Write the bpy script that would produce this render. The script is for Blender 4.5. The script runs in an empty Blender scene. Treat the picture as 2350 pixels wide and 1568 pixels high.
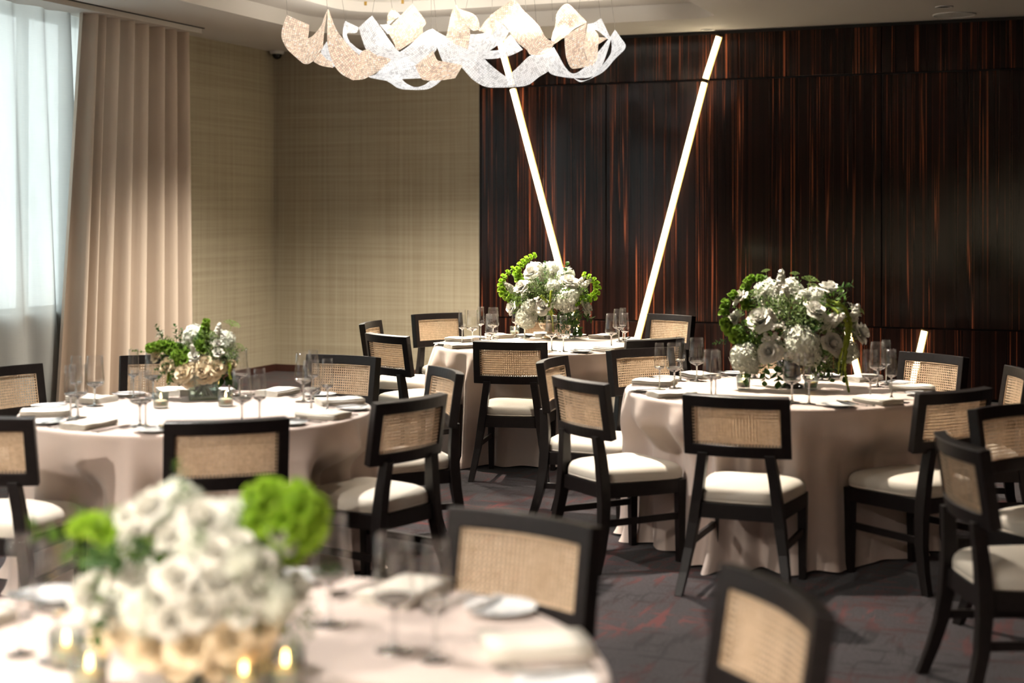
import bpy, bmesh, math, random
from mathutils import Vector, Matrix
PI = math.pi
S = bpy.context.scene
COL = S.collection

# ------------------------------------------------------------------ camera
CX, HY, FPX, CAMH = 1175.0, 505.0, 3400.0, 1.629      # image centre x, horizon y, focal length in px (2350 wide frame), eye height
cam_d = bpy.data.cameras.new('camera')
cam = bpy.data.objects.new('camera', cam_d); COL.objects.link(cam)
cam.location = (0, 0, CAMH); cam.rotation_euler = (PI/2, 0, 0)
cam_d.sensor_fit = 'HORIZONTAL'; cam_d.sensor_width = 36.0
cam_d.lens = FPX/2350.0*36.0
cam_d.shift_y = -(784.0-HY)/2350.0
cam_d.clip_start = 0.05; cam_d.clip_end = 200
cam_d.dof.use_dof = True; cam_d.dof.focus_distance = 9.7; cam_d.dof.aperture_fstop = 1.7
S.camera = cam

# ------------------------------------------------------------------ world, daylight, exposure
W = bpy.data.worlds.new('world'); S.world = W; W.use_nodes = True
W.node_tree.nodes['Background'].inputs[0].default_value = (0.93, 0.975, 1.0, 1)
W.node_tree.nodes['Background'].inputs[1].default_value = 2.9
S.view_settings.view_transform = 'Standard'; S.view_settings.look = 'None'
S.view_settings.exposure = 1.35; S.view_settings.gamma = 1.0; S.view_settings.use_curve_mapping = False
S.cycles.max_bounces = 5; S.cycles.diffuse_bounces = 2; S.cycles.glossy_bounces = 2
S.cycles.transmission_bounces = 4; S.cycles.transparent_max_bounces = 16
S.cycles.caustics_reflective = False; S.cycles.caustics_refractive = False
S.cycles.sample_clamp_indirect = 4.0
S.cycles.use_light_tree = False; S.cycles.adaptive_threshold = 0.08

# room frame: origin at the far left floor corner, x along the far wall, -y towards the viewer
ALPHA = math.radians(21.77); ORG = Vector((-2.565, 16.0, 0)); CEIL = 3.44
ROOM = Matrix.Translation(ORG) @ Matrix.Rotation(-ALPHA, 4, 'Z')
def room(u, v, z): return ROOM @ Vector((u, -v, z))

def area(name, loc, size, rot, power, color, portal=False):
    d = bpy.data.lights.new(name, 'AREA'); d.shape = 'RECTANGLE'; d.size, d.size_y = size
    d.energy = power; d.color = color
    o = bpy.data.objects.new(name, d); COL.objects.link(o); o.matrix_world = loc
    if portal: d.cycles.is_portal = True
    return o
# windows in the left wall (v0, v1, z0, z1); each opening is a portal for the sky outside
WINS = [(2.55, 7.6, 0.83, 3.40), (8.6, 12.6, 0.83, 3.30), (13.6, 17.2, 0.83, 3.30)]
for (v0, v1, z0, z1) in WINS:
    m = ROOM @ Matrix.Translation((-0.30, -(v0+v1)/2, (z0+z1)/2)) @ Matrix(((0,0,-1,0),(0,1,0,0),(1,0,0,0),(0,0,0,1)))
    area('window_daylight', m, (z1-z0, v1-v0), None, 1, (1,1,1), portal=True)

# ------------------------------------------------------------------ helpers
def tag(o, label=None, cat=None, group=None, kind=None):
    if label: o['label'] = label
    if cat: o['category'] = cat
    if group: o['group'] = group
    if kind: o['kind'] = kind
    return o
def mesh(name, V, F, mat, smooth=False, uv=None):
    me = bpy.data.meshes.new(name); me.from_pydata([tuple(v) for v in V], [], F); me.update()
    if uv:
        l = me.uv_layers.new(name='UVMap')
        for lp in me.loops: l.data[lp.index].uv = uv[lp.vertex_index]
    if smooth: me.polygons.foreach_set('use_smooth', [True]*len(me.polygons))
    if mat: me.materials.append(mat)
    return me
def ob(name, me, parent=None, loc=None, rot=None, sc=None):
    o = bpy.data.objects.new(name, me); COL.objects.link(o)
    if parent: o.parent = parent
    if loc is not None: o.location = loc
    if rot is not None: o.rotation_euler = rot
    if sc is not None: o.scale = (sc, sc, sc) if not hasattr(sc, '__len__') else sc
    return o
def empty(name, loc=(0,0,0), rz=0, label=None, cat=None, group=None):
    o = bpy.data.objects.new(name, None); COL.objects.link(o); o.location = loc; o.rotation_euler = (0,0,rz)
    o.empty_display_size = 0.05
    return tag(o, label, cat, group)
def copy_tree(o, parent=None):
    c = o.copy(); COL.objects.link(c)
    if parent: c.parent = parent
    for ch in list(o.children): copy_tree(ch, c)
    return c
class MB:
    def __init__(s): s.V=[]; s.F=[]; s.U=[]
    def add(s, V, F, U=None):
        n=len(s.V); s.V+= [tuple(v) for v in V]; s.F+=[tuple(i+n for i in f) for f in F]
        s.U += U if U else [(0,0)]*len(V)
    def box(s, a, b):
        (x0,y0,z0),(x1,y1,z1)=a,b
        s.add([(x0,y0,z0),(x1,y0,z0),(x1,y1,z0),(x0,y1,z0),(x0,y0,z1),(x1,y0,z1),(x1,y1,z1),(x0,y1,z1)],
              [(0,3,2,1),(4,5,6,7),(0,1,5,4),(1,2,6,5),(2,3,7,6),(3,0,4,7)])
    def lathe(s, prof, n=24, c=(0,0,0), closed=False):
        V=[]; F=[]; k=len(prof)
        for i in range(n):
            a=2*PI*i/n; ca,sa=math.cos(a),math.sin(a)
            V+=[(c[0]+r*ca,c[1]+r*sa,c[2]+z) for r,z in prof]
        for i in range(n):
            j=(i+1)%n
            for q in range(k-1): F.append((i*k+q,j*k+q,j*k+q+1,i*k+q+1))
        s.add(V,F)
    def tube(s, pts, r, n=6, cap=True, sx=1.0):
        pts=[Vector(p) for p in pts]; m=len(pts); V=[];F=[]
        t0=(pts[1]-pts[0]).normalized(); up=Vector((0,0,1)) if abs(t0.z)<.9 else Vector((0,1,0))
        nrm=t0.cross(up).normalized()
        for i,p in enumerate(pts):
            t=(pts[min(i+1,m-1)]-pts[max(i-1,0)]).normalized()
            nrm=(nrm-t*nrm.dot(t)).normalized(); bn=t.cross(nrm)
            rr=r[i] if hasattr(r,'__len__') else r
            for k in range(n):
                a=2*PI*k/n; V.append(p+nrm*(rr*math.cos(a)*sx)+bn*(rr*math.sin(a)))
        for i in range(m-1):
            for k in range(n):
                k2=(k+1)%n; F.append((i*n+k,i*n+k2,(i+1)*n+k2,(i+1)*n+k))
        if cap: F.append(tuple(range(n-1,-1,-1))); F.append(tuple((m-1)*n+k for k in range(n)))
        s.add(V,F)
    def bar(s, path, secs):
        """rectangular section bar: path of points (stacked along z mostly), secs (hx, hy) half sizes in x,y"""
        V=[];F=[];m=len(path)
        for (x,y,z),(hx,hy) in zip(path,secs): V+=[(x-hx,y-hy,z),(x+hx,y-hy,z),(x+hx,y+hy,z),(x-hx,y+hy,z)]
        for i in range(m-1):
            for k in range(4):
                k2=(k+1)%4; F.append((i*4+k,i*4+k2,(i+1)*4+k2,(i+1)*4+k))
        F.append((3,2,1,0)); F.append(tuple((m-1)*4+k for k in range(4)))
        s.add(V,F)
    def me(s, name, mat, smooth=False, bevel=0, uv=False):
        me=mesh(name,s.V,s.F,mat,smooth,s.U if uv else None)
        if bevel:
            bm=bmesh.new(); bm.from_mesh(me)
            bmesh.ops.recalc_face_normals(bm,faces=bm.faces)
            ed=[e for e in bm.edges if len(e.link_faces)==2 and e.calc_face_angle(0)>math.radians(35)]
            bmesh.ops.bevel(bm,geom=ed,offset=bevel,segments=2,profile=.6,affect='EDGES',clamp_overlap=True)
            bm.to_mesh(me); bm.free()
            me.polygons.foreach_set('use_smooth',[False]*len(me.polygons))
        return me
    def ob(s, name, mat, parent=None, smooth=False, bevel=0, loc=None, rot=None, uv=False):
        return ob(name, s.me(name,mat,smooth,bevel,uv), parent, loc, rot)
def spline(P, n):
    """Catmull-Rom through the control tuples P, n samples per span"""
    out=[]; m=len(P)
    for i in range(m-1):
        p0,p1,p2,p3=P[max(i-1,0)],P[i],P[i+1],P[min(i+2,m-1)]
        for k in range(n):
            t=k/n; out.append(tuple(.5*((2*b)+(-a+c)*t+(2*a-5*b+4*c-d)*t*t+(-a+3*b-3*c+d)*t**3) for a,b,c,d in zip(p0,p1,p2,p3)))
    out.append(tuple(P[-1])); return out

# ------------------------------------------------------------------ materials
def M(name):
    m=bpy.data.materials.new(name); m.use_nodes=True; m.node_tree.nodes.clear()
    nt=m.node_tree; out=nt.nodes.new('ShaderNodeOutputMaterial'); return m,nt,out
def nd(nt, t, **kw):
    n=nt.nodes.new(t)
    for k,v in kw.items():
        if k in n.inputs.keys(): n.inputs[k].default_value=v
        else: setattr(n,k,v)
    return n
def bsdf(nt, out, col=(.8,.8,.8), rough=.5, **kw):
    b=nt.nodes.new('ShaderNodeBsdfPrincipled'); b.inputs['Base Color'].default_value=(*col,1); b.inputs['Roughness'].default_value=rough
    for k,v in kw.items(): b.inputs[k.replace('_',' ')].default_value=v
    nt.links.new(b.outputs[0],out.inputs[0]); return b
def ramp(nt, stops, interp='LINEAR'):
    r=nt.nodes.new('ShaderNodeValToRGB'); e=r.color_ramp.elements; r.color_ramp.interpolation=interp
    while len(e)>1: e.remove(e[-1])
    e[0].position=stops[0][0]; e[0].color=(*stops[0][1],1)
    for p,c in stops[1:]:
        x=e.new(p); x.color=(*c,1)
    return r
def simple(name, col, rough=.5, bump=None, vary=0, **kw):
    m,nt,out=M(name); b=bsdf(nt,out,col,rough,**kw)
    if bump or vary:
        tc=nd(nt,'ShaderNodeTexCoord'); nz=nd(nt,'ShaderNodeTexNoise',Scale=(bump or (60,))[0],Detail=4.0)
        nt.links.new(tc.outputs['Object'],nz.inputs['Vector'])
        if bump:
            bp=nd(nt,'ShaderNodeBump',Strength=bump[1],Distance=.004); nt.links.new(nz.outputs['Fac'],bp.inputs['Height']); nt.links.new(bp.outputs[0],b.inputs['Normal'])
        if vary:
            r=ramp(nt,[(.3,tuple(c*(1-vary) for c in col)),(.7,tuple(min(1,c*(1+vary)) for c in col))]); nt.links.new(nz.outputs['Fac'],r.inputs[0]); nt.links.new(r.outputs[0],b.inputs['Base Color'])
    return m
def glow(name, col, st):
    m,nt,out=M(name); e=nd(nt,'ShaderNodeEmission',Strength=st); e.inputs[0].default_value=(*col,1); nt.links.new(e.outputs[0],out.inputs[0]); return m
def petal_mat(name, col, tr=.25, col2=None):
    m,nt,out=M(name); d=nd(nt,'ShaderNodeBsdfPrincipled'); d.inputs['Roughness'].default_value=.55; d.inputs['Specular IOR Level'].default_value=.25
    t=nd(nt,'ShaderNodeBsdfTranslucent'); t.inputs[0].default_value=(*col,1)
    tc=nd(nt,'ShaderNodeTexCoord'); nz=nd(nt,'ShaderNodeTexNoise',Scale=9.0,Detail=3.0); nt.links.new(tc.outputs['Object'],nz.inputs['Vector'])
    r=ramp(nt,[(.32,col2 or tuple(c*.86 for c in col)),(.62,col)]); nt.links.new(nz.outputs['Fac'],r.inputs[0]); nt.links.new(r.outputs[0],d.inputs['Base Color'])
    mx=nd(nt,'ShaderNodeMixShader'); mx.inputs[0].default_value=tr
    nt.links.new(d.outputs[0],mx.inputs[1]); nt.links.new(t.outputs[0],mx.inputs[2]); nt.links.new(mx.outputs[0],out.inputs[0]); return m
def thin_glass(name, tint=(1,1,1), refl=1.0, power=3.2, base=.045):
    m,nt,out=M(name); t=nd(nt,'ShaderNodeBsdfTransparent'); t.inputs[0].default_value=(*tint,1)
    g=nd(nt,'ShaderNodeBsdfGlossy'); g.inputs['Roughness'].default_value=.02
    lw=nd(nt,'ShaderNodeLayerWeight',Blend=.5)
    p=nd(nt,'ShaderNodeMath',operation='POWER'); p.inputs[1].default_value=power; nt.links.new(lw.outputs['Facing'],p.inputs[0])
    q=nd(nt,'ShaderNodeMath',operation='MULTIPLY_ADD'); q.inputs[1].default_value=refl*(.8-base); q.inputs[2].default_value=base; nt.links.new(p.outputs[0],q.inputs[0])
    mx=nd(nt,'ShaderNodeMixShader'); nt.links.new(q.outputs[0],mx.inputs[0]); nt.links.new(t.outputs[0],mx.inputs[1]); nt.links.new(g.outputs[0],mx.inputs[2]); nt.links.new(mx.outputs[0],out.inputs[0]); return m

def wood_wall_mat():
    m,nt,out=M('macassar ebony veneer, polished'); b=bsdf(nt,out,(.02,.01,.008),.12); b.inputs['Specular IOR Level'].default_value=.20
    tc=nd(nt,'ShaderNodeTexCoord'); oi=nd(nt,'ShaderNodeObjectInfo')
    sep=nd(nt,'ShaderNodeSeparateXYZ'); nt.links.new(tc.outputs['Object'],sep.inputs[0])
    off=nd(nt,'ShaderNodeMath',operation='MULTIPLY_ADD'); off.inputs[1].default_value=37.0; nt.links.new(oi.outputs['Random'],off.inputs[0]); nt.links.new(sep.outputs[0],off.inputs[2])
    cb=nd(nt,'ShaderNodeCombineXYZ'); nt.links.new(off.outputs[0],cb.inputs[0])
    zz=nd(nt,'ShaderNodeMath',operation='MULTIPLY'); zz.inputs[1].default_value=.0045; nt.links.new(sep.outputs[2],zz.inputs[0]); nt.links.new(zz.outputs[0],cb.inputs[2])
    n1=nd(nt,'ShaderNodeTexNoise',Scale=21.0,Detail=2.5,Roughness=.5); nt.links.new(cb.outputs[0],n1.inputs['Vector'])
    cb2=nd(nt,'ShaderNodeCombineXYZ'); nt.links.new(off.outputs[0],cb2.inputs[0])
    z2=nd(nt,'ShaderNodeMath',operation='MULTIPLY'); z2.inputs[1].default_value=.09; nt.links.new(sep.outputs[2],z2.inputs[0]); nt.links.new(z2.outputs[0],cb2.inputs[2])
    n2=nd(nt,'ShaderNodeTexNoise',Scale=8.0,Detail=2.0); nt.links.new(cb2.outputs[0],n2.inputs['Vector'])
    # thin lines where the fine noise crosses a value
    def band(src, c, wd):
        a=nd(nt,'ShaderNodeMath',operation='SUBTRACT'); a.inputs[1].default_value=c; nt.links.new(src,a.inputs[0])
        d=nd(nt,'ShaderNodeMath',operation='ABSOLUTE'); nt.links.new(a.outputs[0],d.inputs[0])
        e=nd(nt,'ShaderNodeMapRange'); e.inputs[1].default_value=0; e.inputs[2].default_value=wd; e.inputs[3].default_value=1; e.inputs[4].default_value=0; nt.links.new(d.outputs[0],e.inputs[0]); return e
    l1=band(n1.outputs['Fac'],.60,.013); l2=band(n1.outputs['Fac'],.40,.010)
    mx=nd(nt,'ShaderNodeMath',operation='MAXIMUM'); nt.links.new(l1.outputs[0],mx.inputs[0]); nt.links.new(l2.outputs[0],mx.inputs[1])
    am=ramp(nt,[(.40,(.10,)*3),(.52,(.5,)*3),(.64,(1,1,1))]); nt.links.new(n2.outputs['Fac'],am.inputs[0])
    ml=nd(nt,'ShaderNodeMath',operation='MULTIPLY'); nt.links.new(mx.outputs[0],ml.inputs[0]); nt.links.new(am.outputs[0],ml.inputs[1])
    base=ramp(nt,[(.40,(.0075,.0036,.003)),(.50,(.011,.005,.004)),(.60,(.020,.0075,.0055))]); nt.links.new(n1.outputs['Fac'],base.inputs[0])
    mc=nd(nt,'ShaderNodeMix',data_type='RGBA'); nt.links.new(ml.outputs[0],mc.inputs['Factor']); nt.links.new(base.outputs[0],mc.inputs['A']); mc.inputs['B'].default_value=(.58,.155,.065,1)
    nt.links.new(mc.outputs['Result'],b.inputs['Base Color']); return m
def wallpaper_mat():
    m,nt,out=M('woven beige wallpaper'); b=bsdf(nt,out,(.4,.35,.25),.62); b.inputs['Sheen Weight'].default_value=.15
    tc=nd(nt,'ShaderNodeTexCoord')
    def lines(scale, vec):
        mp=nd(nt,'ShaderNodeMapping'); mp.inputs['Scale'].default_value=vec; nt.links.new(tc.outputs['Object'],mp.inputs[0])
        n=nd(nt,'ShaderNodeTexNoise',Scale=scale,Detail=6.0,Roughness=.7); nt.links.new(mp.outputs[0],n.inputs['Vector']); return n
    a=lines(30.0,(1,1,.012)); c=lines(28.0,(.016,.016,1)); f=lines(220.0,(1,1,1))
    s=nd(nt,'ShaderNodeMath',operation='ADD'); nt.links.new(a.outputs['Fac'],s.inputs[0]); nt.links.new(c.outputs['Fac'],s.inputs[1])
    s2=nd(nt,'ShaderNodeMath',operation='MULTIPLY_ADD'); s2.inputs[1].default_value=.18; nt.links.new(f.outputs['Fac'],s2.inputs[0]); nt.links.new(s.outputs[0],s2.inputs[2])
    mr=nd(nt,'ShaderNodeMapRange'); mr.inputs[1].default_value=.2; mr.inputs[2].default_value=1.9; nt.links.new(s2.outputs[0],mr.inputs[0])
    r=ramp(nt,[(.40,(.30,.25,.168)),(.52,(.36,.31,.215)),(.64,(.41,.36,.255))]); nt.links.new(mr.outputs[0],r.inputs[0]); nt.links.new(r.outputs[0],b.inputs['Base Color'])
    bp=nd(nt,'ShaderNodeBump',Strength=.25,Distance=.002); nt.links.new(s2.outputs[0],bp.inputs['Height']); nt.links.new(bp.outputs[0],b.inputs['Normal']); return m
def carpet_mat():
    m,nt,out=M('patterned charcoal carpet'); b=bsdf(nt,out,(.05,.04,.045),.95); b.inputs['Specular IOR Level'].default_value=.1; b.inputs['Sheen Weight'].default_value=.12
    tc=nd(nt,'ShaderNodeTexCoord')
    def n(scale, vec, rot, det=2.0):
        mp=nd(nt,'ShaderNodeMapping'); mp.inputs['Scale'].default_value=vec; mp.inputs['Rotation'].default_value=(0,0,rot); nt.links.new(tc.outputs['Object'],mp.inputs[0])
        x=nd(nt,'ShaderNodeTexNoise',Scale=scale,Detail=det,Roughness=.6); nt.links.new(mp.outputs[0],x.inputs['Vector']); return x
    big=n(1.1,(1,1,1),0); d1=n(20.0,(.22,1,1),-.38,3.0); d2=n(20.0,(1,.13,1),-.38,3.0); fl=n(110.0,(1,1,1),0,4.0); hue=n(1.7,(1,1,1),.3)
    base=ramp(nt,[(.36,(.009,.0075,.0082)),(.64,(.050,.0415,.0445))]); nt.links.new(fl.outputs['Fac'],base.inputs[0])
    bb=ramp(nt,[(.3,(.75,.72,.72)),(.7,(1.15,1.12,1.15))]); nt.links.new(big.outputs['Fac'],bb.inputs[0])
    mu=nd(nt,'ShaderNodeMix',data_type='RGBA',blend_type='MULTIPLY'); mu.inputs['Factor'].default_value=1; nt.links.new(base.outputs[0],mu.inputs['A']); nt.links.new(bb.outputs[0],mu.inputs['B'])
    mxx=nd(nt,'ShaderNodeMath',operation='MAXIMUM'); nt.links.new(d1.outputs['Fac'],mxx.inputs[0]); nt.links.new(d2.outputs['Fac'],mxx.inputs[1])
    dm=ramp(nt,[(.555,(0,0,0)),(.59,(1,1,1))]); nt.links.new(mxx.outputs[0],dm.inputs[0])
    dc=ramp(nt,[(.40,(.009,.006,.007)),(.50,(.032,.008,.008)),(.62,(.085,.019,.018))]); nt.links.new(hue.outputs['Fac'],dc.inputs[0])
    mc=nd(nt,'ShaderNodeMix',data_type='RGBA'); nt.links.new(dm.outputs[0],mc.inputs['Factor']); nt.links.new(mu.outputs['Result'],mc.inputs['A']); nt.links.new(dc.outputs[0],mc.inputs['B'])
    nt.links.new(mc.outputs['Result'],b.inputs['Base Color'])
    bp=nd(nt,'ShaderNodeBump',Strength=.6,Distance=.004); nt.links.new(fl.outputs['Fac'],bp.inputs['Height']); nt.links.new(bp.outputs[0],b.inputs['Normal']); return m
def sheer_mat():
    m,nt,out=M('sheer white linen'); tr=nd(nt,'ShaderNodeBsdfTransparent'); tl=nd(nt,'ShaderNodeBsdfTranslucent'); df=nd(nt,'ShaderNodeBsdfDiffuse')
    df.inputs[0].default_value=(.62,.63,.61,1)
    lw=nd(nt,'ShaderNodeLayerWeight',Blend=.5); fr=ramp(nt,[(.0,(.32,.325,.315)),(.45,(.27,.275,.265)),(.95,(.10,.10,.097))]); nt.links.new(lw.outputs['Facing'],fr.inputs[0]); nt.links.new(fr.outputs[0],tl.inputs[0])
    tc=nd(nt,'ShaderNodeTexCoord')
    def ln(vec,sc):
        mp=nd(nt,'ShaderNodeMapping'); mp.inputs['Scale'].default_value=vec; nt.links.new(tc.outputs['UV'],mp.inputs[0])
        x=nd(nt,'ShaderNodeTexNoise',Scale=sc,Detail=4.0,Roughness=.7); nt.links.new(mp.outputs[0],x.inputs['Vector']); return x
    a=ln((1,.03,1),120.0); c=ln((.05,1,1),120.0)
    s=nd(nt,'ShaderNodeMath',operation='ADD'); nt.links.new(a.outputs['Fac'],s.inputs[0]); nt.links.new(c.outputs['Fac'],s.inputs[1])
    r=nd(nt,'ShaderNodeMapRange'); r.inputs[1].default_value=.7; r.inputs[2].default_value=1.3; r.inputs[3].default_value=.01; r.inputs[4].default_value=.08; nt.links.new(s.outputs[0],r.inputs[0])
    m1=nd(nt,'ShaderNodeMixShader'); m1.inputs[0].default_value=.45; nt.links.new(tl.outputs[0],m1.inputs[1]); nt.links.new(df.outputs[0],m1.inputs[2])
    m2=nd(nt,'ShaderNodeMixShader'); nt.links.new(r.outputs[0],m2.inputs[0]); nt.links.new(m1.outputs[0],m2.inputs[1]); nt.links.new(tr.outputs[0],m2.inputs[2]); nt.links.new(m2.outputs[0],out.inputs[0]); return m
def drape_mat():
    m,nt,out=M('beige drapery cloth'); b=bsdf(nt,out,(.60,.49,.395),.7); b.inputs['Sheen Weight'].default_value=.3
    tl=nd(nt,'ShaderNodeBsdfTranslucent'); tl.inputs[0].default_value=(.5,.42,.36,1); mx=nd(nt,'ShaderNodeMixShader'); mx.inputs[0].default_value=.10
    nt.links.new(b.outputs[0],mx.inputs[1]); nt.links.new(tl.outputs[0],mx.inputs[2]); nt.links.new(mx.outputs[0],out.inputs[0])
    tc=nd(nt,'ShaderNodeTexCoord'); nz=nd(nt,'ShaderNodeTexNoise',Scale=400.0,Detail=3.0); nt.links.new(tc.outputs['Object'],nz.inputs['Vector'])
    bp=nd(nt,'ShaderNodeBump',Strength=.2,Distance=.001); nt.links.new(nz.outputs['Fac'],bp.inputs['Height']); nt.links.new(bp.outputs[0],b.inputs['Normal']); return m
def cloth_mat():
    m,nt,out=M('blush satin tablecloth'); b=bsdf(nt,out,(.72,.585,.505),.48); b.inputs['Sheen Weight'].default_value=.25; b.inputs['Specular IOR Level'].default_value=.35
    tc=nd(nt,'ShaderNodeTexCoord'); nz=nd(nt,'ShaderNodeTexNoise',Scale=500.0,Detail=2.0); nt.links.new(tc.outputs['Object'],nz.inputs['Vector'])
    n2=nd(nt,'ShaderNodeTexNoise',Scale=5.0,Detail=3.0); nt.links.new(tc.outputs['Object'],n2.inputs['Vector'])
    ad=nd(nt,'ShaderNodeMath',operation='MULTIPLY_ADD'); ad.inputs[1].default_value=6.0; nt.links.new(n2.outputs['Fac'],ad.inputs[0]); nt.links.new(nz.outputs['Fac'],ad.inputs[2])
    bp=nd(nt,'ShaderNodeBump',Strength=.15,Distance=.002); nt.links.new(ad.outputs[0],bp.inputs['Height']); nt.links.new(bp.outputs[0],b.inputs['Normal']); return m
def bead_mat(name, col, emit, alpha_fill, ecol):
    """strings of faceted glass beads: little rounded cells on the UV grid (metres), glitter and lamplight put into tint and emission, with gaps in between"""
    m,nt,out=M(name); tc=nd(nt,'ShaderNodeTexCoord')
    vo=nd(nt,'ShaderNodeTexVoronoi',Scale=58.0,Randomness=.0); vo.voronoi_dimensions='2D'; nt.links.new(tc.outputs['UV'],vo.inputs['Vector'])
    hole=nd(nt,'ShaderNodeMapRange'); hole.inputs[1].default_value=.46; hole.inputs[2].default_value=.58; hole.inputs[3].default_value=0; hole.inputs[4].default_value=1-alpha_fill; nt.links.new(vo.outputs['Distance'],hole.inputs[0])
    wn=nd(nt,'ShaderNodeTexWhiteNoise'); wn.noise_dimensions='3D'; nt.links.new(vo.outputs['Position'],wn.inputs['Vector'])
    tint=ramp(nt,[(0.0,tuple(c*.72 for c in col)),(.45,col),(.85,tuple(min(1,c*1.1+.06) for c in col)),(1.0,(1,1,1))]); nt.links.new(wn.outputs['Value'],tint.inputs[0])
    bp=nd(nt,'ShaderNodeBump',Strength=1.0,Distance=.012,invert=True); nt.links.new(vo.outputs['Distance'],bp.inputs['Height'])
    b=nd(nt,'ShaderNodeBsdfPrincipled'); b.inputs['Roughness'].default_value=.25; b.inputs['Specular IOR Level'].default_value=.8; nt.links.new(tint.outputs[0],b.inputs['Base Color']); nt.links.new(bp.outputs[0],b.inputs['Normal'])
    tl=nd(nt,'ShaderNodeBsdfTranslucent'); nt.links.new(tint.outputs[0],tl.inputs[0])
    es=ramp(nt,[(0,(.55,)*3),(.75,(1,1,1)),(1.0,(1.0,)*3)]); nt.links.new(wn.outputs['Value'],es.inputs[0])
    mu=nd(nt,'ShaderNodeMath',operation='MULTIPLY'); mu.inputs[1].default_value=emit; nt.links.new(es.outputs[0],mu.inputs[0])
    b.inputs['Emission Color'].default_value=(*ecol,1); nt.links.new(mu.outputs[0],b.inputs['Emission Strength'])  # emission puts the lamplight glow into the beads
    m0=nd(nt,'ShaderNodeMixShader'); m0.inputs[0].default_value=.35; nt.links.new(b.outputs[0],m0.inputs[1]); nt.links.new(tl.outputs[0],m0.inputs[2])
    tr=nd(nt,'ShaderNodeBsdfTransparent'); mx=nd(nt,'ShaderNodeMixShader'); nt.links.new(hole.outputs[0],mx.inputs[0]); nt.links.new(m0.outputs[0],mx.inputs[1]); nt.links.new(tr.outputs[0],mx.inputs[2]); nt.links.new(mx.outputs[0],out.inputs[0]); return m
def cane_mat():
    m,nt,out=M('woven rattan cane'); b=bsdf(nt,out,(.62,.42,.22),.45)
    tc=nd(nt,'ShaderNodeTexCoord'); n=nd(nt,'ShaderNodeTexNoise',Scale=55.0,Detail=3.0); nt.links.new(tc.outputs['Object'],n.inputs['Vector'])
    r=ramp(nt,[(.3,(.58,.41,.255)),(.7,(.80,.61,.42))]); nt.links.new(n.outputs['Fac'],r.inputs[0]); nt.links.new(r.outputs[0],b.inputs['Base Color'])
    w=nd(nt,'ShaderNodeTexWave',Scale=150.0); w.bands_direction='DIAGONAL'; nt.links.new(tc.outputs['Object'],w.inputs['Vector'])
    bp=nd(nt,'ShaderNodeBump',Strength=.4,Distance=.001); nt.links.new(w.outputs['Fac'],bp.inputs['Height']); nt.links.new(bp.outputs[0],b.inputs['Normal'])
    tl=nd(nt,'ShaderNodeBsdfTranslucent'); nt.links.new(r.outputs[0],tl.inputs[0]); mx=nd(nt,'ShaderNodeMixShader'); mx.inputs[0].default_value=.28
    nt.links.new(b.outputs[0],mx.inputs[1]); nt.links.new(tl.outputs[0],mx.inputs[2]); nt.links.new(mx.outputs[0],out.inputs[0]); return m

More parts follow.
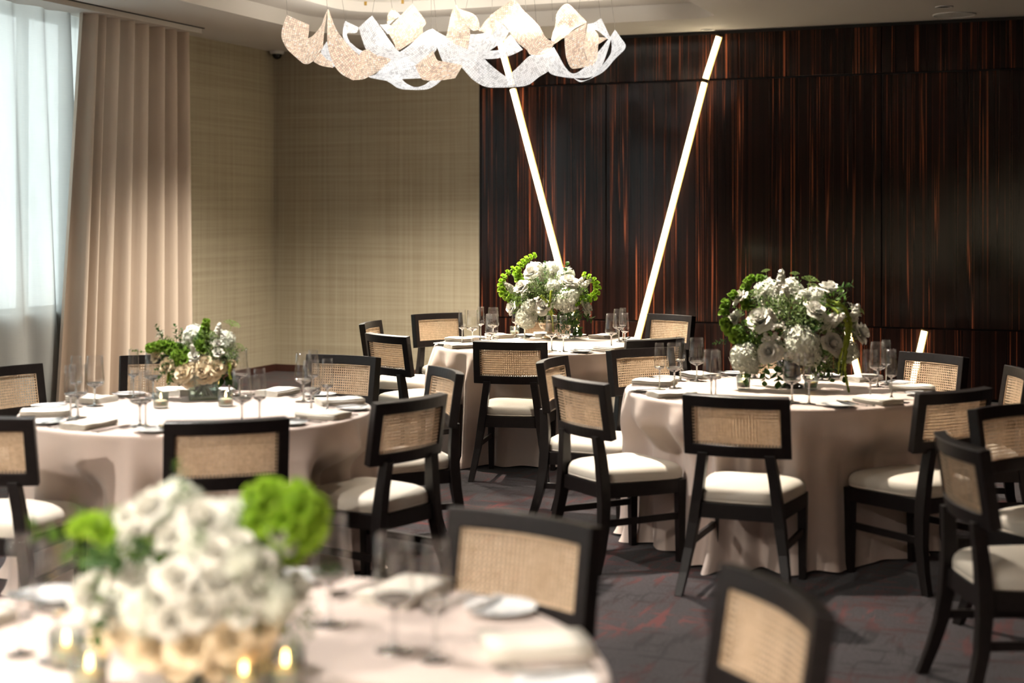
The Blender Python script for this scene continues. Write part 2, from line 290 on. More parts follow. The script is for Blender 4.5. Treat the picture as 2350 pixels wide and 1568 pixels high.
MT=dict(
 wood=wood_wall_mat(), paper=wallpaper_mat(), carpet=carpet_mat(), sheer=sheer_mat(), drape=drape_mat(), cloth=cloth_mat(), cane=cane_mat(),
 ceil=simple('matt ceiling paint',(.70,.66,.61),.8,bump=(90,.08)), recess=simple('pale plaster in the recess',(.72,.68,.62),.7,bump=(40,.1)),
 dark=simple('blackened shadow gap',(.008,.005,.004),.6,vary=.2), base=simple('dark red brown baseboard',(.05,.018,.012),.4,vary=.2),
 espresso=simple('espresso stained wood',(.0095,.0068,.0062),.38,bump=(45,.08),vary=.25,Specular_IOR_Level=.32),
 seat=simple('cream upholstery',(.66,.60,.50),.62,bump=(300,.12),vary=.03), linen=simple('cream linen napkin',(.80,.74,.63),.75,bump=(350,.2),vary=.04),
 china=simple('white glazed china',(.80,.80,.78),.12,vary=.02), steel=simple('polished cutlery steel',(.62,.61,.60),.12,Metallic=1.0,vary=.06),
 glass=thin_glass('clear crystal glass',power=3.0,base=.055), crystal=simple('solid crystal glass',(1,1,1),.0,Transmission_Weight=1.0,IOR=1.5,vary=0), thick=thin_glass('thick clear glass',(.90,.95,.93),1.0,1.4,.07), water=thin_glass('water in the vase',(.80,.88,.84),.8,2.0,.05),
 pane=thin_glass('window pane',(.93,.97,.96),.7,3.0,.05),
 led=glow('warm white light tube',(1.0,.84,.56),7.0), ledend=simple('brass end fitting',(.50,.34,.12),.3,Metallic=1.0,vary=.1),
 gold=simple('gold crimp',(.65,.42,.12),.25,Metallic=1.0,vary=.1), wire=simple('steel cable',(.30,.28,.26),.4,Metallic=1.0,vary=.1),
 white=simple('white plastic',(.72,.71,.69),.4,vary=.03), black=simple('black lens',(.004,.004,.004),.08,vary=.1), lamp=glow('lit lens of added downlight',(1,.86,.64),5.0),
 wax=simple('candle wax',(.90,.80,.62),.4,vary=.05,Subsurface_Weight=.3), flame=glow('candle flame',(1,.55,.17),14.0),
 mirror=simple('champagne mercury glass',(.80,.66,.48),.16,bump=(70,.35),Metallic=.85), smoke=simple('dark smoked compote glass',(.05,.045,.04),.1,vary=.2),
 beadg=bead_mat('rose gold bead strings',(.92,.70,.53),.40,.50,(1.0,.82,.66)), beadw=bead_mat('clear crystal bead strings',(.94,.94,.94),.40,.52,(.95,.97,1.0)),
 rose=petal_mat('white rose petals',(.86,.84,.76),.22,(.80,.75,.60)), cream=petal_mat('cream rose petals',(.88,.76,.55),.22,(.80,.62,.38)), hyd=petal_mat('white hydrangea petals',(.84,.84,.74),.3,(.72,.75,.55)),
 bell2=petal_mat('deeper bells of ireland green',(.22,.36,.045),.35,(.11,.22,.02)), bell=petal_mat('bells of ireland green',(.42,.62,.06),.4,(.26,.46,.03)), leaf=petal_mat('deep green leaf',(.045,.10,.018),.2,(.02,.055,.01)), leaf2=petal_mat('fresh green leaf',(.11,.20,.035),.3,(.05,.11,.02)),
 sage=petal_mat('sage filler foliage',(.15,.21,.065),.25,(.07,.115,.03)), lace=petal_mat('green lace umbel',(.30,.42,.12),.3,(.2,.3,.07)), amar=petal_mat('green amaranthus tassel',(.34,.40,.05),.3,(.2,.28,.03)),
 stem=simple('cut flower stem',(.10,.16,.04),.5,vary=.2), wick=simple('burnt wick',(.02,.015,.01),.9,vary=.2), metal=simple('folding table leg steel',(.25,.25,.25),.4,Metallic=1.0,vary=.1), ply=simple('plywood table top',(.40,.28,.16),.6,vary=.15),
 frame=simple('dark bronze window frame',(.06,.055,.05),.4,vary=.1), label=simple('care label',(.7,.7,.7),.6,vary=.02),
)
# ------------------------------------------------------------------ the room
RU, RV = 12.0, 18.5            # room size along the far wall and towards the viewer
def struct(name, mb, mat, label=None, **kw):
    o=mb.ob(name,mat,**kw); o.matrix_world=ROOM; o['kind']='structure'
    if label: o['label']=label
    return o
m=MB(); m.box((-.3,-RV-.3,-.12),(RU+.3,.3,0)); floor=struct('floor',m,MT['carpet'],'charcoal carpet with dark red broken dashes')
# left wall with its window openings
m=MB(); vs=[0]
for (v0,v1,z0,z1) in WINS: vs+=[v0,v1]
vs.append(RV)
for i in range(0,len(vs),2): m.box((-.25,-vs[i+1],0),(0,-vs[i],CEIL))
for (v0,v1,z0,z1) in WINS: m.box((-.25,-v1,0),(0,-v0,z0)); m.box((-.25,-v1,z1),(0,-v0,CEIL))
wall_left=struct('wall_left',m,MT['paper'],'beige woven wallpaper wall beside the windows')
UB=2.437                        # where the beige wallpaper ends and the ebony panelling starts
m=MB(); m.box((-.25,0,0),(UB,.25,CEIL)); struct('wall_back',m,MT['paper'],'beige woven wallpaper on the far wall left of the dark panelling')
m=MB(); m.box((RU,-RV,0),(RU+.25,.25,CEIL)); struct('wall_right',m,MT['wood'])
m=MB(); m.box((-.25,-RV-.25,0),(RU+.25,-RV,CEIL)); struct('wall_front',m,MT['paper'])
m=MB(); m.box((.0,-1.98,0),(.018,0,.075)); struct('baseboard_left',m,MT['base'],'thin dark baseboard under the wallpaper of the left wall')
m=MB(); m.box((.018,-.018,0),(UB,0,.075)); struct('baseboard_back',m,MT['base'],'thin dark baseboard under the wallpaper of the far wall')
m=MB(); m.box((-.002,-.012,.075),(.010,-.001,CEIL-.01)); struct('trim_1',m,MT['paper'],'thin pale seam in the wallpaper corner')
# panelled wall: dark backing with separate polished veneer panels
m=MB(); m.box((UB,0,0),(RU,.25,CEIL)); wall_far=struct('wall_far',m,MT['dark'],'dark glossy striped ebony panelling')
seams=[UB,3.11,3.775,5.094,6.427,7.76,9.09,10.42,RU-.01]
for zi,(z0,z1) in enumerate([(.025,.638),(.652,2.962),(2.978,3.405)]):
    for i in range(len(seams)-1):
        if zi==2 and i in (0,1): continue
        a,b=seams[i]+.004,seams[i+1]-.004
        if zi==2 and i==2: a=seams[0]+.004
        m=MB(); m.box((a,-.045,z0),(b,-.001,z1)); m.ob('panel',MT['wood'],wall_far,bevel=.004)
m=MB(); m.box((UB-.012,-.05,0),(UB,0,3.405)); m.ob('panel_edge',MT['wood'],wall_far)
# ceiling with the stepped recess
def rrect(u0,u1,v0,v1,rs,n=12):
    """rounded rectangle outline in room-local xy (y=-v); corner radii far-left, far-right, near-right, near-left"""
    out=[]
    for (cu,cv,a0,r) in ((u0+rs[0],v0+rs[0],180,rs[0]),(u1-rs[1],v0+rs[1],90,rs[1]),(u1-rs[2],v1-rs[2],0,rs[2]),(u0+rs[3],v1-rs[3],-90,rs[3])):
        for k in range(n+1):
            a=math.radians(a0-90*k/n); out.append((cu+r*math.cos(a),-cv+r*math.sin(a)))
    return out
def ring_face(outer, inner, z, mat, name):
    bm=bmesh.new(); E=[]
    for loop in (outer,inner):
        vv=[bm.verts.new((x,y,z)) for x,y in loop]
        for i in range(len(vv)): E.append(bm.edges.new((vv[i],vv[(i+1)%len(vv)])))
    bmesh.ops.triangle_fill(bm,use_beauty=True,use_dissolve=False,edges=E)
    me=bpy.data.meshes.new(name); bm.to_mesh(me); bm.free(); me.materials.append(mat); return me
R1=rrect(1.24,5.13,.93,4.75,(.62,.22,.5,1.2)); R2=rrect(1.72,4.66,1.36,4.3,(.5,.2,.4,.9))
c=ring_face([(-.25,.25),(RU+.25,.25),(RU+.25,-RV-.25),(-.25,-RV-.25)],R1,CEIL,MT['ceil'],'ceiling'); ceil=ob('ceiling',c); ceil.matrix_world=ROOM; tag(ceil,kind='structure',label='plain ceiling with a large stepped recess')
def skirt(loop,z0,z1):
    m=MB(); n=len(loop); m.add([(x,y,z0) for x,y in loop]+[(x,y,z1) for x,y in loop],[(i,(i+1)%n,n+(i+1)%n,n+i) for i in range(n)]); return m
ZS,ZT=CEIL+.145,CEIL+.24
skirt(R1,CEIL,ZS).ob('recess_face',MT['recess'],ceil,smooth=True)
ob('recess_step',ring_face(R1,R2,ZS,MT['ceil'],'recess_step'),ceil)
skirt(R2,ZS,ZT).ob('recess_inner_face',MT['recess'],ceil,smooth=True)
me=mesh('recess_top',[(x,y,ZT) for x,y in R2],[tuple(range(len(R2)))],MT['recess']); ob('recess_top',me,ceil)
m=MB(); m.box((-.25,-RV-.25,CEIL+.5),(RU+.25,.25,CEIL+.56)); m.ob('roof_slab',MT['dark'],ceil)
# curtain slot and track in the ceiling
m=MB(); m.box((.415,-8.2,CEIL-.006),(.440,-2.0,CEIL+.0)); struct('trim_2',m,MT['dark'],'thin dark curtain slot in the ceiling')
m=MB(); m.box((.02,-8.2,CEIL-.045),(.395,-1.98,CEIL-.001)); struct('trim_3',m,MT['ceil'],'painted curtain pelmet strip along the ceiling')
# windows
for i,(v0,v1,z0,z1) in enumerate(WINS):
    w=empty('window_%d'%(i+1)); w.matrix_world=ROOM; w['kind']='structure'
    def fr(nm,a,b,mt='frame'):
        mm=MB(); mm.box(a,b); return mm.ob(nm,MT[mt],w)
    fr('frame_rail',(-.2,-v1,z0),(-.12,-v0,z0+.06)); fr('frame_rail',(-.2,-v1,z1-.06),(-.12,-v0,z1))
    nm=max(2,round((v1-v0)/1.4)); 
    for k in range(nm+1):
        vv=v0+(v1-v0-.06)*k/nm; fr('mullion',(-.2,-vv-.06,z0+.06),(-.12,-vv,z1-.06))
    for k in range(nm):
        a=v0+.06+(v1-v0-.06)*k/nm; b=v0+(v1-v0-.06)*(k+1)/nm; fr('pane',(-.165,-b,z0+.06),(-.155,-a,z1-.06),'pane')
    fr('sill',(-.12,-v1,z0-.001),(.04,-v0,z0+.025),'white')
# ceiling fittings
def dome_camera():
    p=room(.09,.10,CEIL); e=empty('security_camera',p,0,'white dome security camera on the ceiling in the far left corner','camera')
    m=MB(); m.lathe([(0,0),(.075,0),(.078,-.012),(.072,-.03),(.055,-.035),(.0,-.035)],28); m.ob('housing',MT['white'],e,smooth=True)
    m=MB(); m.lathe([(.052,-.035),(.050,-.055),(.036,-.078),(.016,-.088),(0,-.09)],24); m.ob('lens_dome',MT['black'],e,smooth=True)
dome_camera()
def ceil_pt(px,py): 
    Y=(CEIL-CAMH)*FPX/(HY-py); return Vector(((px-CX)/FPX*Y,Y,CEIL))
def downlight(p,r,label,on=None):
    e=empty('downlight',p,0,label,'downlight')
    m=MB(); m.lathe([(r,0),(r*1.0,-.006),(r*.8,-.008),(r*.72,.0),(r*.72,-.001)],28); m.ob('trim_ring',MT['white'],e,smooth=True)
    m=MB(); m.lathe([(r*.72,-.002),(r*.4,-.003),(0,-.003)],24); m.ob('lens',MT['lamp'] if on else MT['dark'],e,smooth=True)
    if on:
        d=bpy.data.lights.new('added_beam','SPOT'); d.energy=on; d.color=(1,.83,.62); d.spot_size=math.radians(95); d.spot_blend=.8; d.shadow_soft_size=.05  # only the added, unseen downlights carry a beam
        l=bpy.data.objects.new('added_beam',d); COL.objects.link(l); l.parent=e; l.location=(0,0,-.02)
    return e
downlight(ceil_pt(2167,15),.075,'small round recessed downlight beside the ceiling speaker')
downlight(ceil_pt(1625,68),.07,'tiny round ceiling fitting above the right-hand light tube')
sp=empty('ceiling_speaker',ceil_pt(2190,33),0,'flat round speaker grille set in the ceiling at right','speaker')
m=MB(); m.lathe([(.185,0),(.185,-.010),(.172,-.012),(.168,-.006)],40); m.ob('bezel',MT['white'],sp,smooth=True)
m=MB(); m.lathe([(.168,-.006),(.10,-.009),(0,-.010)],40); m.ob('grille',MT['white'],sp,smooth=True)

# ------------------------------------------------------------------ curtains
def curtain(name, s0, s1, u0, amp, nf, z0, z1, mat, seed, label, cat, group=None, lean=(0,0), wob=.03, sharp=1.6):
    rnd=random.Random(seed); nu=nf*14; nz=26
    # irregular pleats: widths differ
    ws=[rnd.uniform(.6,1.5) for _ in range(nf)]; tot=sum(ws); cum=[0]
    for q in ws: cum.append(cum[-1]+q/tot)
    am=[rnd.uniform(.65,1.15) for _ in range(nf)]; ph=[rnd.uniform(-.5,.5) for _ in range(nf)]
    V=[];U=[];F=[]
    for j in range(nz+1):
        t=j/nz; z=z1+(z0-z1)*t
        for i in range(nu+1):
            q=i/nu; k=0
            while k<nf-1 and q>cum[k+1]: k+=1
            loc=(q-cum[k])/(cum[k+1]-cum[k])
            h=math.sin(loc*PI*2+ph[k]*t*.8)
            h=math.copysign(abs(h)**(1/sharp),h)
            a=amp*am[k]*(.75+.45*t)
            s=s0+(s1-s0)*q
            s=s+ (lean[0]*(1-q)+lean[1]*q)*t + wob*math.sin(loc*PI*2+1.3)*(.5+.7*t)*math.sin(q*9+seed)
            V.append((u0+a*h*.9, -s, z)); U.append((q*(s1-s0)*1.8, z))
    for j in range(nz):
        for i in range(nu):
            a=j*(nu+1)+i; F.append((a,a+1,a+nu+2,a+nu+1))
    o=ob(name,mesh(name,V,F,mat,True,U)); o.matrix_world=ROOM; tag(o,label,cat,group); return o
d=curtain('drape',2.07,3.57,.265,.100,8,.015,CEIL-.045,MT['drape'],5,'heavy beige drape gathered in deep folds at the window edge','curtain',lean=(-.02,.27),wob=.0)
curtain('sheer_curtain',3.55,8.1,.105,.045,13,.02,CEIL-.045,MT['sheer'],11,'pale translucent sheer curtain hanging in front of the window','curtain',lean=(-.22,0),sharp=1.1)
s2=curtain('sheer_curtain',2.6,3.62,.035,.012,5,.02,CEIL-.045,MT['sheer'],3,'narrow sheer panel behind the beige drape, closest to the glass','curtain',sharp=1.0)

curtain('sheer_curtain',8.5,12.7,.15,.06,13,.02,CEIL-.004,MT['sheer'],21,'sheer curtain over the middle window, left of the viewer','curtain',sharp=1.1)
curtain('sheer_curtain',13.5,17.3,.15,.06,12,.02,CEIL-.004,MT['sheer'],22,'sheer curtain over the rearmost window, behind the viewer','curtain',sharp=1.1)

# ------------------------------------------------------------------ light tubes on the panelling
def wall_pt(px,py,proud=.06):
    """point on the panelled wall seen at this pixel"""
    k=(px-CX)/FPX; c,s=math.cos(ALPHA),math.sin(ALPHA)
    ox,oy=ORG.x-s*proud, ORG.y-c*proud
    t=(k*oy-ox)/(c+k*s); Y=oy-s*t
    return t, CAMH+(HY-py)*Y/FPX
def light_tube(segs, label):
    e=empty('light_tube'); e.matrix_world=ROOM; tag(e,label,'light')
    for (a,b) in segs:
        (ua,za),(ub,zb)=wall_pt(*a),wall_pt(*b)
        A=Vector((ua,-.068,za)); B=Vector((ub,-.068,zb)); d=(B-A).normalized()
        m=MB(); m.tube([A+d*.012,B-d*.012],.024,12); m.ob('tube',MT['led'],e,smooth=False)
        m=MB(); m.tube([A,A+d*.012],.0255,12); m.ob('end_cap',MT['ledend'],e); m=MB(); m.tube([B-d*.012,B],.0255,12); m.ob('end_cap',MT['ledend'],e)
        N=Vector((-d.z,0,d.x)); a1,a2,b1,b2=[Vector((q.x,-.046,q.z)) for q in (A+N*.034,A-N*.034,B+N*.034,B-N*.034)]; o3=Vector((0,-.006,0))
        m=MB(); m.add([a1,a2,b2,b1,a1+o3,a2+o3,b2+o3,b1+o3],[(0,3,2,1),(4,5,6,7),(0,1,5,4),(1,2,6,5),(2,3,7,6),(3,0,4,7)]); m.ob('fringe_plate',MT['ledend'],e)  # brass plate added to give the tube a warm glowing fringe
        m=MB(); P=(A+B)/2; m.box((P.x-.010,-.05,P.z-.03),(P.x+.010,-.044,P.z+.03)); m.ob('mount',MT['ledend'],e)
light_tube([((1143,82),(1175,199)),((1176,203),(1346,850))],'slanting light tube whose lower end disappears behind the tall flowers of the far table')
light_tube([((1650,82),(1618,183)),((1617,187),(1440,862))],'long slanting light tube reaching from the ceiling to the far table edge, on the right')
light_tube([((2122,757),(2083,925))],'short leaning light tube low on the panelling behind the right-hand chair')
light_tube([((1944,757),(1985,925))],'short light tube glimpsed beside the flowers and glasses of the right-hand table')

# ------------------------------------------------------------------ chair
def thick_grid(us, vs, keep, fn, th):
    """solid plate over a parametric grid with missing cells; fn(u,v)->(point, normal)"""
    nu,nv=len(us),len(vs); V=[];F=[]
    for s in (th/2,-th/2):
        for v in vs:
            for u in us:
                p,n=fn(u,v); V.append(p+n*s)
    N=nu*nv; idx=lambda i,j,s: s*N+j*nu+i
    K=lambda i,j: 0<=i<nu-1 and 0<=j<nv-1 and keep(i,j)
    for j in range(nv-1):
        for i in range(nu-1):
            if not K(i,j): continue
            F.append((idx(i,j,0),idx(i,j+1,0),idx(i+1,j+1,0),idx(i+1,j,0))); F.append((idx(i,j,1),idx(i+1,j,1),idx(i+1,j+1,1),idx(i,j+1,1)))
            for (di,dj,a,b) in ((0,-1,(i,j),(i+1,j)),(0,1,(i+1,j+1),(i,j+1)),(-1,0,(i,j+1),(i,j)),(1,0,(i+1,j),(i+1,j+1))):
                if not K(i+di,j+dj): F.append((idx(*a,0),idx(*b,0),idx(*b,1),idx(*a,1)))
    used=sorted({k for f in F for k in f}); mp={k:i for i,k in enumerate(used)}
    return [V[k] for k in used],[tuple(mp[k] for k in f) for f in F]
BW,BZ0,BZ1=.231,.607,.872
def back_pt(a,b):
    """a in metres across, b 0..1 up the back: a gently bowed, slightly reclined panel"""
    y=-.226-.040*b+.038*(a/BW)**2
    n=Vector((-2*.038*a/BW/BW,1,.15)).normalized()
    return Vector((a,y,BZ0+(BZ1-BZ0)*b)),n
def make_chair():
    e=empty('dining_chair')
    us=[-BW+BW*2*i/14 for i in range(15)]; us=sorted(set([round(u,5) for u in us]+[-.190,.190])); us=[u for u in us if abs(abs(u)-.198)>.0005]
    vs=[0,.19,.5,.81,1.0]
    V,F=thick_grid(us,vs,lambda i,j: not(-.1905<us[i] and us[i+1]<.1905 and 1<=j<=2),back_pt,.044)
    m=MB(); m.add(V,F); m.ob('back_frame',MT['espresso'],e,bevel=.004)
    # two sheets of cane, one on each face of the frame
    nx,nz=28,12; x0,x1,b0,b1=-.191,.191,.185,.815
    for k,off in enumerate((.013,-.013)):
        V=[];F=[];idx={}
        def vid(key,a,b):
            if key not in idx:
                p,n=back_pt(a,b); idx[key]=len(V); V.append(p+n*off)
            return idx[key]
        px=(x1-x0)/nx; pb=(b1-b0)/nz
        for i in range(nx):
            for j in range(nz):
                cxx=x0+px*(i+.5); cb=b0+pb*(j+.5); ring=[]; hole=[]
                for q in range(8):
                    dx,db=[(1,0),(1,1),(0,1),(-1,1),(-1,0),(-1,-1),(0,-1),(1,-1)][q]
                    ring.append(vid((2*i+1+dx,2*j+1+db),cxx+dx*px/2,cb+db*pb/2))
                    a=q*PI/4; hole.append(vid(('h',i,j,q),cxx+.35*px*math.cos(a),cb+.35*pb*math.sin(a)))
                for q in range(8):
                    r=(q+1)%8; F.append((ring[q],ring[r],hole[r],hole[q]))
        ob('cane_panel',mesh('cane_panel',V,F,MT['cane']),e)
    # thin cane spline round the front opening
    m=MB(); P=[]
    for (a,b) in [(-.187,.2),(-.06,.2),(.06,.2),(.187,.2),(.187,.8),(.06,.8),(-.06,.8),(-.187,.8),(-.187,.2)]:
        p,n=back_pt(a,b); P.append(p+n*.0155)
    m.tube(P,.0035,5); m.ob('cane_spline',MT['cane'],e)
    for s in (-1,1):
        path=[(s*.238,-.292,0),(s*.222,-.258,.10),(s*.206,-.232,.20),(s*.190,-.218,.31),(s*.178,-.214,.40),(s*.163,-.218,.51),(s*.147,-.228,.62)]
        m=MB(); m.bar(path,[(.017,.019),(.019,.021),(.021,.023),(.023,.025),(.023,.026),(.022,.024),(.022,.021)]); m.ob('leg',MT['espresso'],e,bevel=.003)
        m=MB(); m.bar([(s*.203,.203,0),(s*.203,.203,.2),(s*.203,.203,.395)],[(.0155,.0155),(.019,.019),(.022,.022)]); m.ob('leg',MT['espresso'],e,bevel=.003)
        # side rail and side stretcher
        m=MB(); V=[(s*.170,-.20),(s*.192,-.20),(s*.222,.19),(s*.200,.19)]
        m.add([(x,y,.332) for x,y in V]+[(x,y,.398) for x,y in V],[(0,3,2,1),(4,5,6,7),(0,1,5,4),(1,2,6,5),(2,3,7,6),(3,0,4,7)]); m.ob('seat_rail',MT['espresso'],e,bevel=.002)
        m=MB(); V=[(s*.195,-.225),(s*.212,-.225),(s*.212,.19),(s*.195,.19)]
        m.add([(x,y,.205) for x,y in V]+[(x,y,.236) for x,y in V],[(0,3,2,1),(4,5,6,7),(0,1,5,4),(1,2,6,5),(2,3,7,6),(3,0,4,7)]); m.ob('stretcher',MT['espresso'],e,bevel=.002)
    m=MB(); m.box((-.19,.190,.332),(.19,.214,.398)); m.ob('seat_rail',MT['espresso'],e,bevel=.002)
    m=MB(); m.box((-.175,-.226,.332),(.175,-.200,.398)); m.ob('seat_rail',MT['espresso'],e,bevel=.002)
    # cushion: crowned pad with soft corners, wider at the front
    n=20; V=[];F=[]
    def sup(t): return math.copysign(abs(t),t)
    rings=[(1.0,.398),(1.03,.406),(1.045,.418),(1.04,.434),(1.015,.449),(.96,.461),(.86,.470),(.66,.478),(.36,.483)]
    NA=48
    for (rr,z) in rings:
        for k in range(NA):
            a=2*PI*k/NA; ca,sa=math.cos(a),math.sin(a); pw=.38
            x=math.copysign(abs(ca)**pw,ca); y=math.copysign(abs(sa)**pw,sa)
            yy=y*.222*rr+.008; hw=.203+.026*(yy/.222)
            V.append((x*hw*rr,yy,z))
    V.append((0,.008,.4845)); nr=len(rings)
    for r in range(nr-1):
        for k in range(NA):
            k2=(k+1)%NA; F.append((r*NA+k,r*NA+k2,(r+1)*NA+k2,(r+1)*NA+k))
    for k in range(NA): F.append(((nr-1)*NA+k,(nr-1)*NA+(k+1)%NA,len(V)-1))
    F.append(tuple(range(NA-1,-1,-1)))
    cu=ob('seat_cushion',mesh('seat_cushion',V,F,MT['seat'],True),e)
    m=MB(); m.tube([Vector(V[NA+k])*1.0 for k in range(NA)]+[V[NA]],.0042,5,cap=False); m.ob('piping',MT['seat'],cu,smooth=True)
    return e
TABLES={'A':(.25,10.33),'B':(-1.43,6.75),'C':(1.371,7.567),'D':(-.604,2.84),'E':(2.75,5.0)}
TNAME={'A':'far centre table','B':'left-hand table with the low glass cube of flowers','C':'right-hand table with the big flower compote','D':'blurred nearest table','E':'table past the right edge'}
SHORT={'A':'far centre table','B':'left-hand table','C':'right-hand table','D':'nearest table','E':'table past the right edge'}
CHAIRS=[('A','front',0.030,9.468,350.0),('A','right-front',0.778,9.619,34.0),('A','left-front',-0.648,9.934,310.0),('A','left-back',-0.822,10.932,259.0),
('A','back-left',-0.476,11.80,214.0),('A','back',0.30,11.45,186.0),('A','back-right',1.107,11.65,136.0),
('B','front',-1.150,5.846,17.0),('B','right-front',-0.620,6.440,54.0),('B','right',-0.550,7.410,111.0),('B','back-right',-1.038,8.05,156.0),
('B','back',-1.931,8.05,186.0),('B','left-back',-2.409,7.508,239.0),('B','left-front',-2.02,5.949,350.0),
('C','front',1.054,6.608,338.0),('C','left-front',0.525,7.144,299.0),('C','left',0.437,7.981,251.0),('C','back-left',0.872,8.50,210.0),
('C','back',1.56,8.60,182.0),('C','back-right',2.185,8.22,125.0),('C','right',2.335,7.52,84.0),('C','right-front',1.844,6.786,32.0),
('D','back-right',-0.110,3.600,144.0),('D','right',0.318,2.990,106.0),('E','back-left',2.154,5.849,212.0),('E','left',1.773,5.10,272.0)]
CLAB={('A','front'):'dark cane-back chair standing with its back to us at the far centre table',
('A','right-front'):'cane-back chair half hidden behind another chair, right front of the far centre table',
('A','left-front'):'cane-back chair seen from behind at the left front of the far centre table',
('A','left-back'):'narrow edge-on cane-back chair, farthest left at the far centre table',
('A','back-left'):'sunlit cane-back chair facing us at the back left of the far centre table',
('A','back'):'cane-back chair hidden behind the flowers of the far centre table',
('A','back-right'):'cane-back chair facing us against the panelling, back right of the far centre table',
('B','front'):'large dark cane-back chair with its back to us at the left-hand table',
('B','right-front'):'cane-back chair turned three-quarters at the right front of the left-hand table',
('B','right'):'narrow cane-back chair between the left-hand table and the far table',
('B','back-right'):'cane-back chair facing us at the back right of the left-hand table',
('B','back'):'cane-back chair in front of the beige drape, partly behind the low flowers',
('B','left-back'):'cane-back chair cut by the left picture edge, in front of the sheer curtain',
('B','left-front'):'cane-back chair with its back to us, cut by the left picture edge',
('C','front'):'dark cane-back chair with its back to us at the right-hand table',
('C','left-front'):'cane-back chair with a pale lit top rail at the left front of the right-hand table',
('C','left'):'narrow edge-on cane-back chair between the far table and the right-hand table',
('C','back-left'):'cane-back chair facing us at the back left of the right-hand table',
('C','back'):'cane-back chair hidden behind the flowers of the right-hand table',
('C','back-right'):'cane-back chair crossed by a light tube glow, back right of the right-hand table',
('C','right'):'narrow cane-back chair at the right picture edge, beside the right-hand table',
('C','right-front'):'cane-back chair turned three-quarters at the right front of the right-hand table',
('D','back-right'):'large blurred cane-back chair behind the nearest table, in the middle foreground',
('D','right'):'blurred tilted cane-back chair at the bottom edge, right of the nearest table',
('E','back-left'):'cane-back chair cut by the right picture edge, cane facing us',
('E','left'):'tall dark chair seen edge-on at the right picture edge, curved back'}
chair0=make_chair()
for i,(t,n,x,y,r) in enumerate(CHAIRS):
    c=chair0 if i==0 else copy_tree(chair0)
    c.location=(x,y,0); c.rotation_euler=(0,0,math.radians(r))
    tag(c,CLAB[(t,n)],'chair','cane-back chairs around the %s'%SHORT[t])

# ------------------------------------------------------------------ tables and cloths
TR,TH=.79,.76
def make_cloth(seed, extra=(), chairs=(), cen0=(0,0)):
    rnd=random.Random(seed); n=432; V=[];F=[]
    nf=rnd.choice((18,19,20)); cen=[]; a=0
    ws=[rnd.uniform(.6,1.6) for _ in range(nf)]; tot=sum(ws)
    for w in ws: cen.append((a/tot*2*PI, w/tot*2*PI, rnd.uniform(.45,1.15), rnd.uniform(-.05,.05))); a+=w
    def fold(th,t):
        th%=2*PI
        for (c0,w,am,dr) in cen:
            if c0<=th<c0+w or th<c0+w-2*PI:
                q=((th-c0)%(2*PI))/w; s=math.sin(PI*q); return am*(s**(3.0-1.0*t))
        return 0
    rings=[(0,0)]+[(r,0) for r in (.2,.4,.55,.68,.75)]
    nt=34
    for r,_ in rings[1:]: V+=[(r*math.cos(2*PI*i/n),r*math.sin(2*PI*i/n),TH+.003) for i in range(n)]
    prof=[(TR-.010,TH+.003),(TR-.003,TH+.001),(TR+.002,TH-.006),(TR+.004,TH-.016)]
    for r,z in prof: V+=[(r*math.cos(2*PI*i/n),r*math.sin(2*PI*i/n),z) for i in range(n)]
    for k in range(1,nt+1):
        t=k/nt
        for i in range(n):
            th=2*PI*i/n; fo=fold(th+.06*math.sin(3*th+seed)*t,t); g=.62*min(1,t*4.0)**.9+.38*t
            out=.125*g*fo -.040*g + .012*t*math.sin(th*2+seed) + (.055*fo*max(0,(t-.86)/.14)**2)
            for (c0,w,am) in extra:
                dd=(th-c0+PI)%(2*PI)-PI; out+=am*math.exp(-(dd/w)**2)*t**2.2
            z=(TH-.016)*(1-t)+.006+ .012*max(0,(t-.9)/.1)*(1-fo) + .004*math.sin(7*th)*t
            rb=TR+.004; zz=max(.003,z)
            # the cloth is pushed in where a seat stands against it
            wz=max(0,min(1,(.66-zz)/.17)); wz=wz*wz*(3-2*wz); push=0
            for (cx,cy,ca,sa) in chairs:
                dx,dy=cen0[0]+rb*math.cos(th)-cx,cen0[1]+rb*math.sin(th)-cy; lx,ly=dx*ca+dy*sa,-dx*sa+dy*ca
                if ly>.262 or ly<-.5: continue
                e=max(0,min(1,(.37-abs(lx))/.13)); e=e*e*(3-2*e); push=max(push,(.262-ly)*e)
            q=min(1,push/.12)
            r=rb-push*wz*1.03+(out if out<0 else out*(1-.8*q*wz))
            V.append((r*math.cos(th),r*math.sin(th),zz))
    V.append((0,0,TH+.003)); cidx=len(V)-1; nr=len(rings)-1+len(prof)+nt
    for r in range(nr-1):
        for i in range(n):
            j=(i+1)%n; F.append((r*n+i,r*n+j,(r+1)*n+j,(r+1)*n+i))
    for i in range(n): F.append((cidx,(i+1)%n,i))
    return mesh('tablecloth',V,F,MT['cloth'],True)
def make_table():
    e=empty('banquet_table')
    m=MB(); m.lathe([(0,TH-.022),(TR-.012,TH-.022),(TR-.008,TH-.018),(TR-.008,TH-.004),(TR-.012,TH-.001),(0,TH-.001)],64); m.ob('table_top',MT['ply'],e)
    for k in range(4):
        a=PI/4+k*PI/2; x,y=.48*math.cos(a),.48*math.sin(a)
        m=MB(); m.tube([(x,y,0),(x*.98,y*.98,.4),(x*.95,y*.95,TH-.02)],.016,10); m.ob('leg',MT['metal'],e,smooth=True)
    return e
table0=make_table()
CL={'A':'pale blush floor-length tablecloth on the far centre table','B':'blush floor-length tablecloth on the left-hand table','C':'blush tablecloth with puddled hem on the right-hand table','D':'white-lit tablecloth on the blurred nearest table','E':'blush tablecloth on the table past the right edge'}
